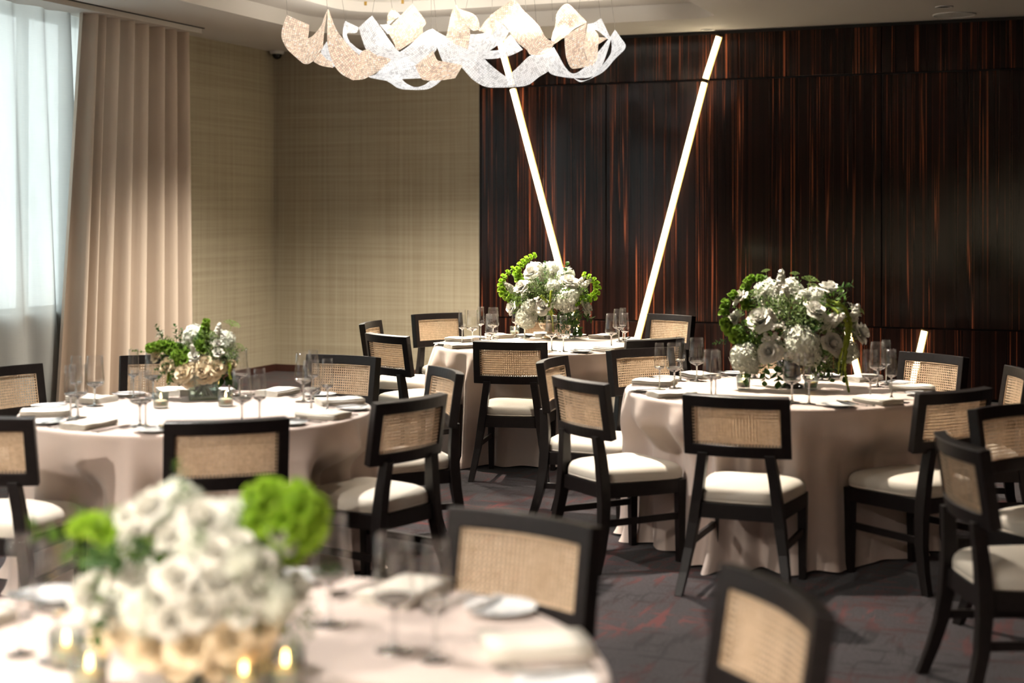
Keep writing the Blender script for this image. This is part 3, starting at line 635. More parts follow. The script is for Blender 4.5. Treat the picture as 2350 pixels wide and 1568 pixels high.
for i,(k,(x,y)) in enumerate(TABLES.items()):
    t=table0 if i==0 else copy_tree(table0); t.location=(x,y,0); t.rotation_euler=(0,0,.3*i)
    tag(t,'round banquet table under the cloth of the %s'%SHORT[k],'table','round banquet tables')
    ex={'A':[(4.55,.25,.10)],'C':[(4.15,.13,.10),(4.95,.15,.12),(5.25,.12,.16)]}.get(k,[])
    c=ob('tablecloth',make_cloth(7+i*3,ex,[(a,b,math.cos(math.radians(c)),math.sin(math.radians(c))) for (q,_,a,b,c) in CHAIRS if q==k],(x,y)),loc=(x,y,0)); tag(c,CL[k],'tablecloth','floor-length tablecloths')
# ------------------------------------------------------------------ place settings
ZC=TH+.0032
def strip(profile, th, bend=None):
    """flat cutlery outline: list of (y, half width[, x offset]) extruded, as one solid"""
    V=[];F=[];k=len(profile)
    for z in (0,th):
        for p in profile:
            y,h=p[0],p[1]; xo=p[2] if len(p)>2 else 0; zz=z+(bend(y) if bend else 0)
            V+=[(xo-h,y,zz),(xo+h,y,zz)]
    n=2*k
    for i in range(k-1):
        a=2*i; F+=[(a,a+2,a+3,a+1),(n+a,n+a+1,n+a+3,n+a+2),(a,n+a,n+a+2,a+2),(a+1,a+3,n+a+3,n+a+1)]
    F+=[(0,1,n+1,n),(2*k-2,n+2*k-2,n+2*k-1,2*k-1)]
    return V,F
def fork_mesh():
    bd=lambda y: .004+.010*max(0,(y-.13)/.07)*(1-max(0,(y-.16)/.05))
    m=MB(); m.add(*strip([(0,.005),(.004,.0085),(.03,.0075),(.09,.0045),(.125,.0035),(.14,.008),(.150,.0115),(.158,.0118)],.0022,bd))
    for q in range(4): m.add(*strip([(.156,.0022,-.0093+q*.0062),(.185,.0019,-.0093+q*.0062),(.198,.0008,-.0093+q*.0062)],.0022,bd))
    return m.me('fork',MT['steel'])
def knife_mesh(s=1.0):
    m=MB(); m.add(*strip([(0,.006*1),(.005,.0095),(.05,.0085),(.095*s,.0065),(.10*s,.009),(.16*s,.0105),(.20*s,.0085,.001),(.222*s,.0015,.006)],.0030)); return m.me('knife',MT['steel'])
def spoon_mesh():
    bd=lambda y: .003+.004*max(0,(y-.10)/.06); m=MB(); m.add(*strip([(0,.005),(.004,.008),(.03,.0072),(.09,.0042),(.125,.0034),(.135,.010),(.150,.0185),(.168,.0195),(.184,.014),(.192,.004)],.002,bd)); return m.me('spoon',MT['steel'])
def napkin_mesh():
    # zig-zag folded cloth: profile in (y,z), extruded across x
    L,t,g=.125,.0042,.0014; path=[]
    for k in range(5):
        z=.003+k*(t+g); ys=[0,.02,.06,.10,L] if k%2==0 else [L,.10,.06,.02,0]
        for y in ys: path.append((y-L/2,z+.0015*math.sin(y*60+k)))
        if k<4:
            e=(L/2+.004) if k%2==0 else (-L/2-.004); path.append((e,z+(t+g)/2))
    m=MB(); X=[-.105,-.06,0,.06,.105]; V=[];F=[]; n=len(path)
    for xi,x in enumerate(X):
        dz=.0018*math.sin(xi*2.1)
        for s in (-t/2,t/2):
            for i,(y,z) in enumerate(path):
                a=path[max(i-1,0)]; b=path[min(i+1,n-1)]; dy,dzz=b[0]-a[0],b[1]-a[1]; l=math.hypot(dy,dzz) or 1
                V.append((x,y-dzz/l*s,max(.0004,z+dy/l*s+dz*(z/.02))))
    K=2*n
    for xi in range(len(X)-1):
        for i in range(n-1):
            a=xi*K+i; F.append((a,a+1,a+1+K,a+K)); b=a+n; F.append((b,b+K,b+K+1,b+1))
        F.append((xi*K,xi*K+K,xi*K+K+n,xi*K+n)); F.append((xi*K+n-1,xi*K+2*n-1,xi*K+K+2*n-1,xi*K+K+n-1))
    for i in range(n-1):
        F.append((i,i+n,i+n+1,i+1)); q=(len(X)-1)*K+i; F.append((q,q+1,q+n+1,q+n))
    m.add(V,F); return m.me('napkin',MT['linen'],smooth=True)
def plate_mesh():
    m=MB(); m.lathe([(0,.004),(.048,.004),(.054,.007),(.079,.0135),(.0805,.0150),(.079,.0155),(.055,.0095),(.046,.0075),(0,.0075)],40); m.lathe([(.034,0.0),(.038,0),(.037,.005),(.033,.005)],40); return m.me('bread_plate',MT['china'],smooth=True)
def glass_parts(kind):
    if kind=='flute':
        bowl=[(.0,.104),(.012,.105),(.0235,.111),(.0275,.119),(.0270,.150),(.0245,.20),(.0222,.238),(.0214,.238),(.0236,.20),(.0260,.150),(.0264,.121),(.022,.1135),(.010,.110),(0,.109)]
        st=[(0,.1165),(.020,.1165),(.0252,.1180),(.0258,.1150),(.0222,.1105),(.011,.1045),(.0065,.102),(.0040,.094),(.0034,.05),(.0040,.016),(.007,.007),(.018,.0042),(.0315,.0022),(.0322,.0012),(.030,.0004),(0,.0004)]
    else:
        bowl=[(.0,.086),(.014,.087),(.036,.098),(.0435,.108),(.0425,.130),(.0385,.18),(.0350,.234),(.0340,.234),(.0375,.18),(.0415,.130),(.0422,.110),(.034,.1015),(.012,.092),(0,.091)]
        st=[(0,.103),(.030,.103),(.0402,.1092),(.0412,.1065),(.0345,.0985),(.014,.0885),(.0075,.085),(.0045,.076),(.0038,.045),(.0044,.016),(.008,.007),(.022,.0042),(.0385,.0022),(.0392,.0012),(.037,.0004),(0,.0004)]
    a=MB(); a.lathe(bowl,40); b=MB(); b.lathe(st,28)
    return a.me('bowl',MT['glass'],True),b.me('stem',MT['crystal'],True)
FORK,KNIFE,SPOON,NAP,PLATE=fork_mesh(),knife_mesh(),spoon_mesh(),napkin_mesh(),plate_mesh(); BUTTER=knife_mesh(.72)
def make_glass(kind):
    b,s=glass_parts(kind); e=empty('champagne_flute' if kind=='flute' else 'wine_glass'); ob('bowl',b,e); ob('stem',s,e); return e
def make_cut(name,me):
    return ob(name,me)
PROTO={'flute':make_glass('flute'),'wine':make_glass('wine'),'fork':ob('fork',FORK),'knife':ob('table_knife',KNIFE),'spoon':ob('spoon',SPOON),'napkin':ob('napkin',NAP),'plate':ob('bread_plate',PLATE),'butter':ob('butter_knife',BUTTER)}
USED=set()
TXT={'flute':('tall clear champagne flute','glass','champagne flutes'),'wine':('clear flat-bottomed wine glass','glass','wine glasses'),'fork':('steel dinner fork','fork','forks'),
'salad':('steel salad fork, outer one,','fork','forks'),'knife':('steel table knife','knife','table knives'),'spoon':('steel spoon','spoon','spoons'),'napkin':('folded cream napkin','napkin','napkins'),
'plate':('white bread plate','plate','bread plates'),'butter':('small butter knife','knife','butter knives')}
def put(kind, T, seat, lx, ly, lrz, ang, z=ZC, rx=0):
    """place an item in the seat frame: ly = distance in from the table edge, lx to the diner's right"""
    pk='fork' if kind=='salad' else kind
    o=PROTO[pk] if pk not in USED else copy_tree(PROTO[pk]); USED.add(pk)
    cx,cy=TABLES[T]; f=Vector((-math.cos(ang),-math.sin(ang),0)); r=Vector((f.y,-f.x,0))
    p=Vector((cx,cy,0))-f*(TR-ly)+r*lx
    o.location=(p.x,p.y,z); o.rotation_euler=(rx,0,math.atan2(f.y,f.x)-PI/2+lrz)
    t=TXT[kind]; tag(o,'%s at the %s seat of the %s'%(t[0],seat,SHORT[T]),t[1],'%s on the %s'%(t[2],SHORT[T])); return o
rj=random.Random(4)
def setting(T, seat, ang, items=('napkin','fork','salad','knife','spoon','plate','butter','flute','wine')):
    j=lambda s: rj.uniform(-s,s)
    if 'napkin' in items: put('napkin',T,seat,j(.012),.125+j(.01),PI/2+j(.10),ang)
    if 'fork' in items: put('fork',T,seat,-.105+j(.005),.03+j(.008),j(.05),ang)
    if 'salad' in items: put('salad',T,seat,-.135+j(.005),.035+j(.008),j(.05),ang)
    if 'knife' in items: put('knife',T,seat,.105+j(.005),.03+j(.006),j(.04),ang)
    if 'spoon' in items: put('spoon',T,seat,.138+j(.005),.035+j(.008),j(.04),ang)
    if 'plate' in items:
        x,y=-.245+j(.012),.125+j(.015); put('plate',T,seat,x,y,0,ang)
        if 'butter' in items: put('butter',T,seat,x+.05,y-.075,.12+j(.3),ang,z=ZC+.0158)
    if 'flute' in items: put('flute',T,seat,.215+j(.012),.225+j(.015),0,ang)
    if 'wine' in items: put('wine',T,seat,.135+j(.012),.275+j(.012),0,ang)
SEATS={'A':[('front',257),('right-front',307),('right',5),('back-right',52),('back',92),('back-left',122),('left-back',158),('left-front',207)],
'B':[('front',287),('right-front',335),('right',20),('back-right',66),('back',112),('left-back',150),('left',195),('left-front',240)],
'C':[('front',251),('left-front',207),('left',160),('back-left',120),('back',80),('back-right',40),('right',357),('right-front',301)],
'D':[('back-right',57),('right',11),('back',103),('left-back',150)]}
for T,L in SEATS.items():
    for (seat,deg) in L: setting(T,seat,math.radians(deg),('napkin','fork','salad','knife','spoon','plate','butter') if T=='D' else ('napkin','fork','salad','knife','spoon','plate','butter','flute','wine'))
for kind,x,y,txt in (('wine',-.39,3.17,'clear wine glass just right of the flowers on the nearest table'),('wine',-.237,2.98,'large clear wine glass on the nearest table, left of its empty chair'),('flute',-.150,2.91,'slim champagne flute touching the chair outline on the nearest table'),
                     ('flute',-.98,2.95,'leftmost blurred flute on the nearest table'),('wine',-.895,2.91,'blurred wine glass at the left of the nearest table flowers')):
    o=copy_tree(PROTO[kind]); o.location=(x,y,ZC); tag(o,txt,'glass','glasses on the nearest table')

# ------------------------------------------------------------------ votive candles
def make_votive():
    e=empty('votive_candle')
    m=MB(); m.lathe([(0,0),(.030,0),(.0335,.004),(.036,.072),(.0345,.072),(.032,.012),(.0,.010)],32); m.ob('glass_cup',MT['thick'],e,smooth=True)
    w=MB(); w.lathe([(0,.011),(.0305,.011),(.0322,.034),(.030,.037),(.010,.0355),(0,.036)],28); w=w.ob('wax',MT['wax'],e,smooth=True)
    k=MB(); k.tube([(0,0,.034),(.0008,0,.045)],.0011,6); k.ob('wick',MT['wick'],e)
    f=MB(); f.lathe([(0,.042),(.003,.044),(.0048,.050),(.0040,.058),(.0018,.067),(.0,.072)],12); f.ob('flame',MT['flame'],e,smooth=True)
    return e
vot=make_votive()
def at_px(px,py,z):
    """point at height z seen at this pixel"""
    Y=FPX*(CAMH-z)/(py-HY); return Vector(((px-CX)/FPX*Y,Y,z))
VOT=[('A',1181,771,'beside the flowers of the far centre table'),('C',1706,893,'left of the compote on the right-hand table'),('C',1862,894,'right of the compote on the right-hand table'),
('B',369,937,'with tall flame, left of the glass cube on the left-hand table'),('B',518,933,'right of the glass cube on the left-hand table'),
('D',152,1530,'at the far left of the nearest table'),('D',205,1590,'low at the left bottom edge of the nearest table'),('D',655,1580,'right of the vase on the nearest table'),('D',560,1600,'just in front of the vase of the nearest table')]
for i,(T,px,py,txt) in enumerate(VOT):
    v=vot if i==0 else copy_tree(vot); v.location=at_px(px,py,ZC)
    tag(v,'lit votive candle '+txt,'candle','votive candles')

# ------------------------------------------------------------------ flowers (unit meshes, about 1 unit = their radius)
def rose_mesh(name, mat, seed, n=20):
    rd=random.Random(seed); V=[];F=[]; cols,rows=7,7
    for i in range(n):
        t=i/(n-1); phi=i*2.39996+rd.uniform(-.2,.2); base=len(V); rf=rd.uniform(0,6); jt=rd.uniform(-.08,.08)
        L=.80+.30*t; r0=.05+.09*t; wd=.40+.42*t
        for r in range(rows):
            q=r/(rows-1)
            # inner petals close over the heart, outer ones bow out and roll back at the lip
            lean=(1.15*math.sin(PI*min(1,q*1.1))*(.18+.35*t) + (1.05*t**1.5)*q + jt - (1-t)**2*1.15*q*q + max(0,q-.68)*2.9*t)
            if r==0: R,Z=r0,-.42+.30*(1-t)
            else:
                dl=L/(rows-1); R+=dl*math.sin(lean); Z+=dl*math.cos(lean)
            w=wd*(math.sin(PI*(.14+.66*q))**.7)
            for c in range(cols):
                s_=-1+2*c/(cols-1); rr=max(R,.015); an=phi+s_*w/max(rr,.26); k=1-.05*s_*s_*q
                V.append((rr*k*math.cos(an),rr*k*math.sin(an),Z-.10*s_*s_*q*q+.035*q*t*math.sin(4*s_+rf)))
        for r in range(rows-1):
            for c in range(cols-1):
                a=base+r*cols+c; F.append((a,a+1,a+cols+1,a+cols))
    return mesh(name,V,F,mat,True)
def floret(m, p, nrm, r, rd, petals=4):
    n=nrm.normalized(); u=n.cross(Vector((.3,.2,1))).normalized(); w=n.cross(u); a0=rd.uniform(0,6)
    for k in range(petals):
        a=a0+k*2*PI/petals; d=u*math.cos(a)+w*math.sin(a); e=u*math.cos(a+PI/2)+w*math.sin(a+PI/2)
        m.add([p,p+d*r*.55+e*r*.42+n*r*.18,p+d*r*1.05+n*r*.12,p+d*r*.55-e*r*.42+n*r*.18],[(0,3,2,1)])
def hydrangea_mesh(seed,n=110):
    rd=random.Random(seed); m=MB()
    for i in range(n):
        z=1-1.55*(i+.5)/n; a=i*2.39996; r=math.sqrt(max(0,1-z*z)); d=Vector((r*math.cos(a),r*math.sin(a),z)); floret(m,d*rd.uniform(.80,1.0),d+Vector((rd.uniform(-.3,.3),rd.uniform(-.3,.3),rd.uniform(-.3,.3))),rd.uniform(.20,.29),rd)
    m.lathe([(0,-.5),(.5,-.4),(.68,0),(.5,.45),(0,.68)],10)
    return m.me('hydrangea',MT['hyd'])
def stock_mesh(seed):
    rd=random.Random(seed); m=MB()
    for i in range(46):
        t=i/46; z=-1+2*t; a=i*2.39996; r=.42*(1-.72*t**1.4); d=Vector((math.cos(a),math.sin(a),.35+.7*t)); floret(m,Vector((math.cos(a)*r*.8,math.sin(a)*r*.8,z)),d,rd.uniform(.24,.34)*(1-.45*t),rd,5)
    m.tube([(0,0,-1.6),(0,0,1.0)],.05,5); return m.me('stock_spike',MT['rose'])
def bud_mesh():
    m=MB(); rd=random.Random(2)
    for (x,y,z,s) in ((0,0,0,.52),(.62,.2,-.1,.44),(-.45,.45,.05,.46),(-.1,-.6,-.12,.42)):
        m.lathe([(0,-s*.9),(s*.7,-s*.6),(s,0),(s*.8,s*.55),(s*.35,s*.8),(s*.5,s*.62),(s*.2,s*.72),(0,s*.6)],9,(x,y,z))
    return m.me('spray_rose',MT['rose'],True)
def leaf_at(m, p, d, up, L, Wd, fold=.25, curl=.2):
    d=d.normalized(); s=d.cross(up)
    s=s.normalized() if s.length>1e-4 else Vector((1,0,0)); n=s.cross(d)
    prof=[(0,.04),(.18,.62),(.42,1.0),(.68,.80),(.88,.36),(1.0,.02)]; V=[];F=[]
    for (t,w) in prof:
        c=p+d*(L*t)-n*(curl*L*t*t); V+=[c+s*(Wd*w)+n*(Wd*w*fold),c,c-s*(Wd*w)+n*(Wd*w*fold)]
    for i in range(len(prof)-1):
        a=3*i; F+=[(a,a+1,a+4,a+3),(a+1,a+2,a+5,a+4)]
    m.add(V,F)
def spray_mesh(seed, mat, n=11, L=.34, Wd=.11, name='leaf_spray'):
    """branch along +z, length 1, with pairs of leaves"""
    rd=random.Random(seed); m=MB(); bend=rd.uniform(-.15,.15)
    P=[Vector((bend*t*t,.08*math.sin(3*t),t)) for t in [k/6 for k in range(7)]]; m.tube(P,[.016-.011*k/6 for k in range(7)],5)
    for i in range(n):
        t=.15+.85*i/(n-1); p=Vector((bend*t*t,.08*math.sin(3*t),t)); a=i*2.39996; d=Vector((math.cos(a),math.sin(a),.55+.6*t)); leaf_at(m,p,d,Vector((0,0,1)),L*(1-.35*t)*rd.uniform(.8,1.15),Wd*(1-.3*t),.25,rd.uniform(.05,.35))
    return m.me(name,mat)
def filler_mesh(seed, mat, n=150, name='filler_foliage', L=.26, Wd=.06):
    """loose ball of fine twigs and small leaves, radius about 1"""
    rd=random.Random(seed); m=MB()
    for i in range(n):
        z=1-1.7*(i+.5)/n; a=i*2.39996; r=math.sqrt(max(0,1-z*z)); d=Vector((r*math.cos(a),r*math.sin(a),z)); q=rd.uniform(.55,1.0); p=d*q
        dd=(d+Vector((rd.uniform(-1,1),rd.uniform(-1,1),rd.uniform(-.4,1)))*.7).normalized(); leaf_at(m,p,dd,Vector((rd.uniform(-1,1),rd.uniform(-1,1),1)),L*rd.uniform(.7,1.3),Wd*rd.uniform(.7,1.3),.3,.2)
        if i%4==0: m.tube([d*.15,p],.010,3,cap=False)
    return m.me(name,mat)
def umbel_mesh(seed, mat=None):
    rd=random.Random(seed); m=MB(); m.tube([(0,0,-1.5),(.04,0,-.6),(0,0,0)],.035,5)
    for i in range(26):
        q=math.sqrt((i+.5)/26); a=i*2.39996; p=Vector((q*math.cos(a),q*math.sin(a),.62-.42*q*q)); m.tube([(0,0,0),p],.012,3,cap=False)
        for k in range(6):
            b=k*PI/3; c=p+Vector((.10*math.cos(b),.10*math.sin(b),rd.uniform(-.02,.05))); s=.042
            m.add([c+Vector((s,0,0)),c+Vector((0,s,0)),c-Vector((s,0,0)),c-Vector((0,s,0)),c+Vector((0,0,s)),c-Vector((0,0,s))],[(0,1,4),(1,2,4),(2,3,4),(3,0,4),(1,0,5),(2,1,5),(3,2,5),(0,3,5)])
    return m.me('lace_umbel',mat or MT['lace'])
def bells_mesh(path, r0, r1, seed, whorls=11, mat=None):
    """curved spike of green shell-shaped bells"""
    rd=random.Random(seed); m=MB(); P=[Vector(p) for p in spline(path,6)]; n=len(P)
    m.tube(P,[.006*(1-.6*k/n)+.001 for k in range(n)],5)
    for w in range(whorls):
        f=(w+1)/(whorls+.2); k=min(n-2,int(f*(n-1))); p=P[k]; t=(P[min(k+1,n-1)]-P[max(k-1,0)]).normalized()
        u=t.cross(Vector((0,1,.2))).normalized(); v=t.cross(u); R=r0+(r1-r0)*f
        for q in range(6):
            a=q*PI/3+w*.5; d=(u*math.cos(a)+v*math.sin(a)+t*.35).normalized(); s1=d.cross(t).normalized(); s2=d.cross(s1)
            V=[];F=[];N=8
            for (h,rr) in ((.0,.18),(.45,.42),(.85,.72),(1.0,.98)):
                for z in range(N):
                    b=2*PI*z/N; V.append(p+d*(R*.9*h)+(s1*math.cos(b)+s2*math.sin(b))*(R*.62*rr*rd.uniform(.92,1.08)))
            for h in range(3):
                for z in range(N): F.append((h*N+z,h*N+(z+1)%N,(h+1)*N+(z+1)%N,(h+1)*N+z))
            m.add(V,F)
    return m.me('bells_of_ireland',mat)
def tassel_mesh(paths, seed):
    rd=random.Random(seed); m=MB()
    for P in paths:
        Q=spline(P,8); n=len(Q); m.tube(Q,[(.009+.0035*math.sin(i*2.3)+rd.uniform(-.001,.002))*(1-.45*i/n) for i in range(n)],7)
    return m.me('amaranthus_tassel',MT['amar'],True)
ROSES=[rose_mesh('rose',MT['rose'],s) for s in (1,2,3)]; CREAM=[rose_mesh('cream_rose',MT['cream'],s) for s in (4,5)]
HYD=[hydrangea_mesh(s) for s in (1,2)]; STOCK=[stock_mesh(s) for s in (1,2)]; BUD=bud_mesh(); UMB=[umbel_mesh(s) for s in (1,2)]; UMBW=umbel_mesh(3,MT['hyd'])
SPR=[spray_mesh(s,MT['leaf']) for s in (1,2)]; SPR2=[spray_mesh(s,MT['leaf2'],9,.30,.085) for s in (3,4)]; BIGL=spray_mesh(7,MT['leaf'],8,.52,.19); BIGL2=spray_mesh(8,MT['leaf2'],7,.5,.17)
FIL=[filler_mesh(1,MT['sage']),filler_mesh(2,MT['leaf2'],130,L=.30,Wd=.07)]
def aim(d):
    """rotation that turns +z onto d"""
    return Vector((0,0,1)).rotation_difference(Vector(d).normalized()).to_euler()
class Arr:
    """flower arrangement: local origin at the vase foot on the cloth"""
    def __init__(s, base, scale, pix, pxm, label):
        s.e=empty('flower_centrepiece',base,0,label,'flowers','table flower centrepieces'); s.pix=pix; s.k=pxm; s.rd=random.Random(len(label)); s.core=Vector((0,0,.20*scale))
    def loc(s,px,py,dy): return Vector(((px-s.pix[0])/s.k,dy,(s.pix[1]-py)/s.k))
    def put(s,name,me,p,r,d=None,roll=None,kind=None):
        p=Vector(p); d=Vector(d) if d is not None else (p-s.core)
        if d.length<1e-3: d=Vector((0,0,1))
        e=aim(d); q=e.to_quaternion() @ Matrix.Rotation(s.rd.uniform(0,6.28) if roll is None else roll,3,'Z').to_quaternion()
        o=ob(name,me,s.e,p,q.to_euler(),r); 
        if kind: o['kind']=kind
        return o
def arrangement(T, pix, crop, label, big, items, vase):
    """items are given where they sit in the bouquet, seen from the front: (kind, x, y, radius m, depth m)"""
    z=ZC; base=at_px(pix[0],pix[1],z); k=FPX/base.y
    shr={'A':.95,'C':1.0,'B':.88,'D':.80}[T]; BM={'A':'bell','D':'bell','B':'bell2','C':'bell2'}[T]
    A=Arr(base,1.0 if big else .7,pix,k,label); cx,cy,cs=crop
    lift=.38 if T=='B' else 0
    g=lambda x,y,dy: A.loc(cx+x/cs,cy+(y-lift*max(0,y-780))/cs,dy)
    vase(A)
    rd=A.rd
    for it in items:
        kd,x,y,r,dy=it[:5]; r=r*shr if kd in('rose','cream','stock','bud') else (r*shr*.97 if kd=='hyd' else (r*1.12 if kd in ('fil','fil2','leaf','leaf2') and T!='D' else r)); dy=dy-.015 if kd in ('fil','fil2') and T in 'AC' else dy
        p=g(x,y,dy) if kd not in ('bells','tassel') else None
        if kd=='rose': A.put('rose',rd.choice(ROSES),p,r*1.12,(p-A.core)+Vector((rd.uniform(-.12,.12),-.08+rd.uniform(-.05,.05),.08+rd.uniform(-.05,.08))))
        elif kd=='cream': A.put('cream_rose',rd.choice(CREAM),p,r*1.12,(p-A.core)+Vector((rd.uniform(-.08,.08),-.08,.07+rd.uniform(-.05,.05))))
        elif kd=='hyd': A.put('hydrangea',rd.choice(HYD),p,r,(p-A.core)+Vector((0,-.1,.0)))
        elif kd=='stock': A.put('stock_spike',rd.choice(STOCK),p,r,it[5] if len(it)>5 else (p-A.core)+Vector((0,-.03,.06)))
        elif kd=='bud': A.put('spray_rose',BUD,p,r,(p-A.core)+Vector((0,-.1,.03)))
        elif kd=='umbel': A.put('lace_umbel',rd.choice(UMB),p,r,(p-A.core)+Vector((0,-.02,.15)))
        elif kd=='umbelw': A.put('lace_umbel',UMBW,p,r,(p-A.core)+Vector((0,-.06,.1)))
        elif kd=='leaf': A.put('leaf_spray',rd.choice(SPR),p,r,it[5] if len(it)>5 else (p-A.core))
        elif kd=='leaf2': A.put('leaf_spray',rd.choice(SPR2),p,r,it[5] if len(it)>5 else (p-A.core))
        elif kd=='bigleaf': A.put('large_leaf_spray',BIGL,p,r,it[5] if len(it)>5 else (p-A.core))
        elif kd=='bigleaf2': A.put('large_leaf_spray',BIGL2,p,r,it[5] if len(it)>5 else (p-A.core))
        elif kd=='fil': A.put('filler_foliage',FIL[0],p,r,(p-A.core),kind='stuff')
        elif kd=='fil2': A.put('filler_foliage',FIL[1],p,r,(p-A.core),kind='stuff')
        elif kd=='bells':
            P=[tuple(g(a,b,dy+d)) for (a,b,d) in it[5]]; ob('bells_of_ireland',bells_mesh(P,r*1.3,r*.72,int(x),it[6] if len(it)>6 else 11,MT[BM]),A.e)
        elif kd=='tassel':
            for pp in it[5]: ob('amaranthus_tassel',tassel_mesh([[tuple(g(a,b,dy+d)) for (a,b,d) in pp]],int(x)),A.e)
    # the far side of the bouquet, so that it is full all round
    w,h,zc=big and (.22,.20,.34) or (.17,.13,.20)
    for i in range(14 if big else 9):
        a=.15+2.85*(i+.5)/(14 if big else 9); zz=zc+h*(.75*math.sin(i*2.4)); rr=w*(.78 if abs(zz-zc)<h*.5 else .6)
        p=Vector((rr*math.cos(a),rr*math.sin(a)*.9+.02,zz))
        c=i%5
        if c in (0,3): A.put('rose',rd.choice(ROSES),p,.06*(1 if big else .85))
        elif c==1: A.put('hydrangea',rd.choice(HYD),p,.075*(1 if big else .8))
        elif c==2: A.put('large_leaf_spray',BIGL,p*.6+Vector((0,0,.06)),.15,p-A.core)
        else: A.put('filler_foliage',FIL[i%2],p,.08,kind='stuff')
    return A
def compote(mat, r, h):
    def f(A):
        m=MB(); m.lathe([(0,.0),(r*.95,.0),(r,.006),(r*.93,.012),(r*.6,.022),(r*.34,.034),(r*.30,.045),(r*.5,.055)],40); m.ob('compote_foot',MT[mat],A.e,smooth=True)
        m=MB(); m.lathe([(0,.050),(r*.5,.055),(r*.95,.075),(r*1.25,.105),(r*1.36,h),(r*1.30,h),(r*1.18,.108),(r*.8,.085),(0,.075)],40); m.ob('compote_bowl',MT[mat],A.e,smooth=True)
    return f
def cube_vase(w,h,rot=.25):
    def f(A):
        t=.006; v=[]
        for nm,a,b in (('vase_side',(-w,-w,.0),(w,-w+t,h)),('vase_side',(-w,w-t,.0),(w,w,h)),('vase_side',(-w,-w+t,0),(-w+t,w-t,h)),('vase_side',(w-t,-w+t,0),(w,w-t,h)),('vase_base',(-w+t,-w+t,.0),(w-t,w-t,.014))):
            m=MB(); m.box(a,b); m.ob(nm,MT['thick'],A.e,rot=(0,0,rot))
        m=MB(); m.box((-w+t+.001,-w+t+.001,.0145),(w-t-.001,w-t-.001,h*.8)); m.ob('water',MT['water'],A.e,rot=(0,0,rot))
        rd=random.Random(3)
        for i in range(13):
            a=i*2.4; q=w*.7; m=MB(); m.tube([(q*math.cos(a)*.9,q*math.sin(a)*.9,.016),(-.25*q*math.cos(a),-.25*q*math.sin(a),h),(-.6*q*math.cos(a),-.6*q*math.sin(a),h+.07)],.0042,6); m.ob('stem',MT['stem'],A.e,smooth=True)
    return f
arrangement('A',(1261,777),(1120,570,6.82),'full white and lime-green bouquet in a footed bowl on the far centre table',True,[
 ('rose',680,385,.062,-.03),('rose',530,600,.066,-.13),('rose',1260,520,.072,-.07),('rose',1180,560,.05,-.09),('rose',850,890,.062,-.20),('rose',1520,930,.062,-.10),('rose',370,920,.056,-.10),
 ('hyd',600,1070,.088,-.14),('hyd',1190,820,.090,-.15),('hyd',640,890,.060,-.17),('hyd',1010,600,.062,-.11),('hyd',1310,730,.06,-.12),('hyd',700,580,.05,-.08),
 ('stock',345,610,.07,-.06),('stock',990,470,.075,-.03),('stock',1510,570,.07,-.05),('stock',810,470,.06,-.07),('stock',1440,520,.06,-.02),
 ('bud',650,800,.026,-.20),('bud',755,770,.026,-.21),('bud',1200,940,.026,-.21),('bud',1310,915,.026,-.20),
 ('bells',1,0,.030,-.06,[(500,850,.03),(340,770,0),(225,690,0),(210,560,0),(260,420,0),(400,310,0)],10),
 ('bells',2,0,.030,-.01,[(500,650,.0),(490,480,0),(450,380,0),(520,250,0),(620,160,0),(735,105,0)],10),
 ('bells',3,0,.030,-.05,[(1330,830,.03),(1500,800,0),(1660,740,0),(1705,600,0),(1630,480,0),(1490,400,0)],10),
 ('bigleaf',1140,1000,.13,-.14,(.25,-.35,-.8)),('bigleaf',1240,1000,.16,-.12,(.5,-.25,-.7)),('bigleaf',1330,950,.14,-.10,(.8,-.2,-.5)),('bigleaf',1080,1040,.11,-.15,(.0,-.5,-.8)),('bigleaf',1180,960,.17,-.06,(.35,.1,-.8)),
 ('bigleaf',1200,480,.11,.02,(.1,0,1)),('leaf',880,450,.10,-.02,(-.05,-.1,1)),('leaf2',900,560,.08,-.10),('leaf2',1050,690,.09,-.20,(.8,-.4,.25)),('leaf2',1050,720,.08,-.20,(.7,-.5,-.1)),('leaf',820,580,.07,-.13),
 ('fil',520,760,.055,-.14),('fil',900,760,.075,-.13),('fil',720,640,.06,-.12),('fil2',1420,740,.065,-.08),('fil2',1300,1050,.06,-.12),('fil',1000,520,.06,-.04),('fil2',760,700,.10,-.04),('fil2',1100,760,.10,-.04),('fil',900,900,.10,-.05),('fil2',500,900,.06,-.08),('fil',350,720,.05,-.05),
 ('umbel',960,400,.04,-.02),('umbelw',720,460,.04,-.10),('umbel',620,600,.03,-.16),('leaf2',450,480,.06,-.05),('leaf',1560,760,.07,-.04),
 ('tassel',5,0,.01,-.2,[[(980,640,0),(960,780,-.01),(940,920,-.02),(990,1050,-.02),(1010,1280,-.01)],[(820,720,0),(900,800,-.02),(960,900,-.02),(1000,1000,-.02)]]),
],compote('mirror',.066,.13))
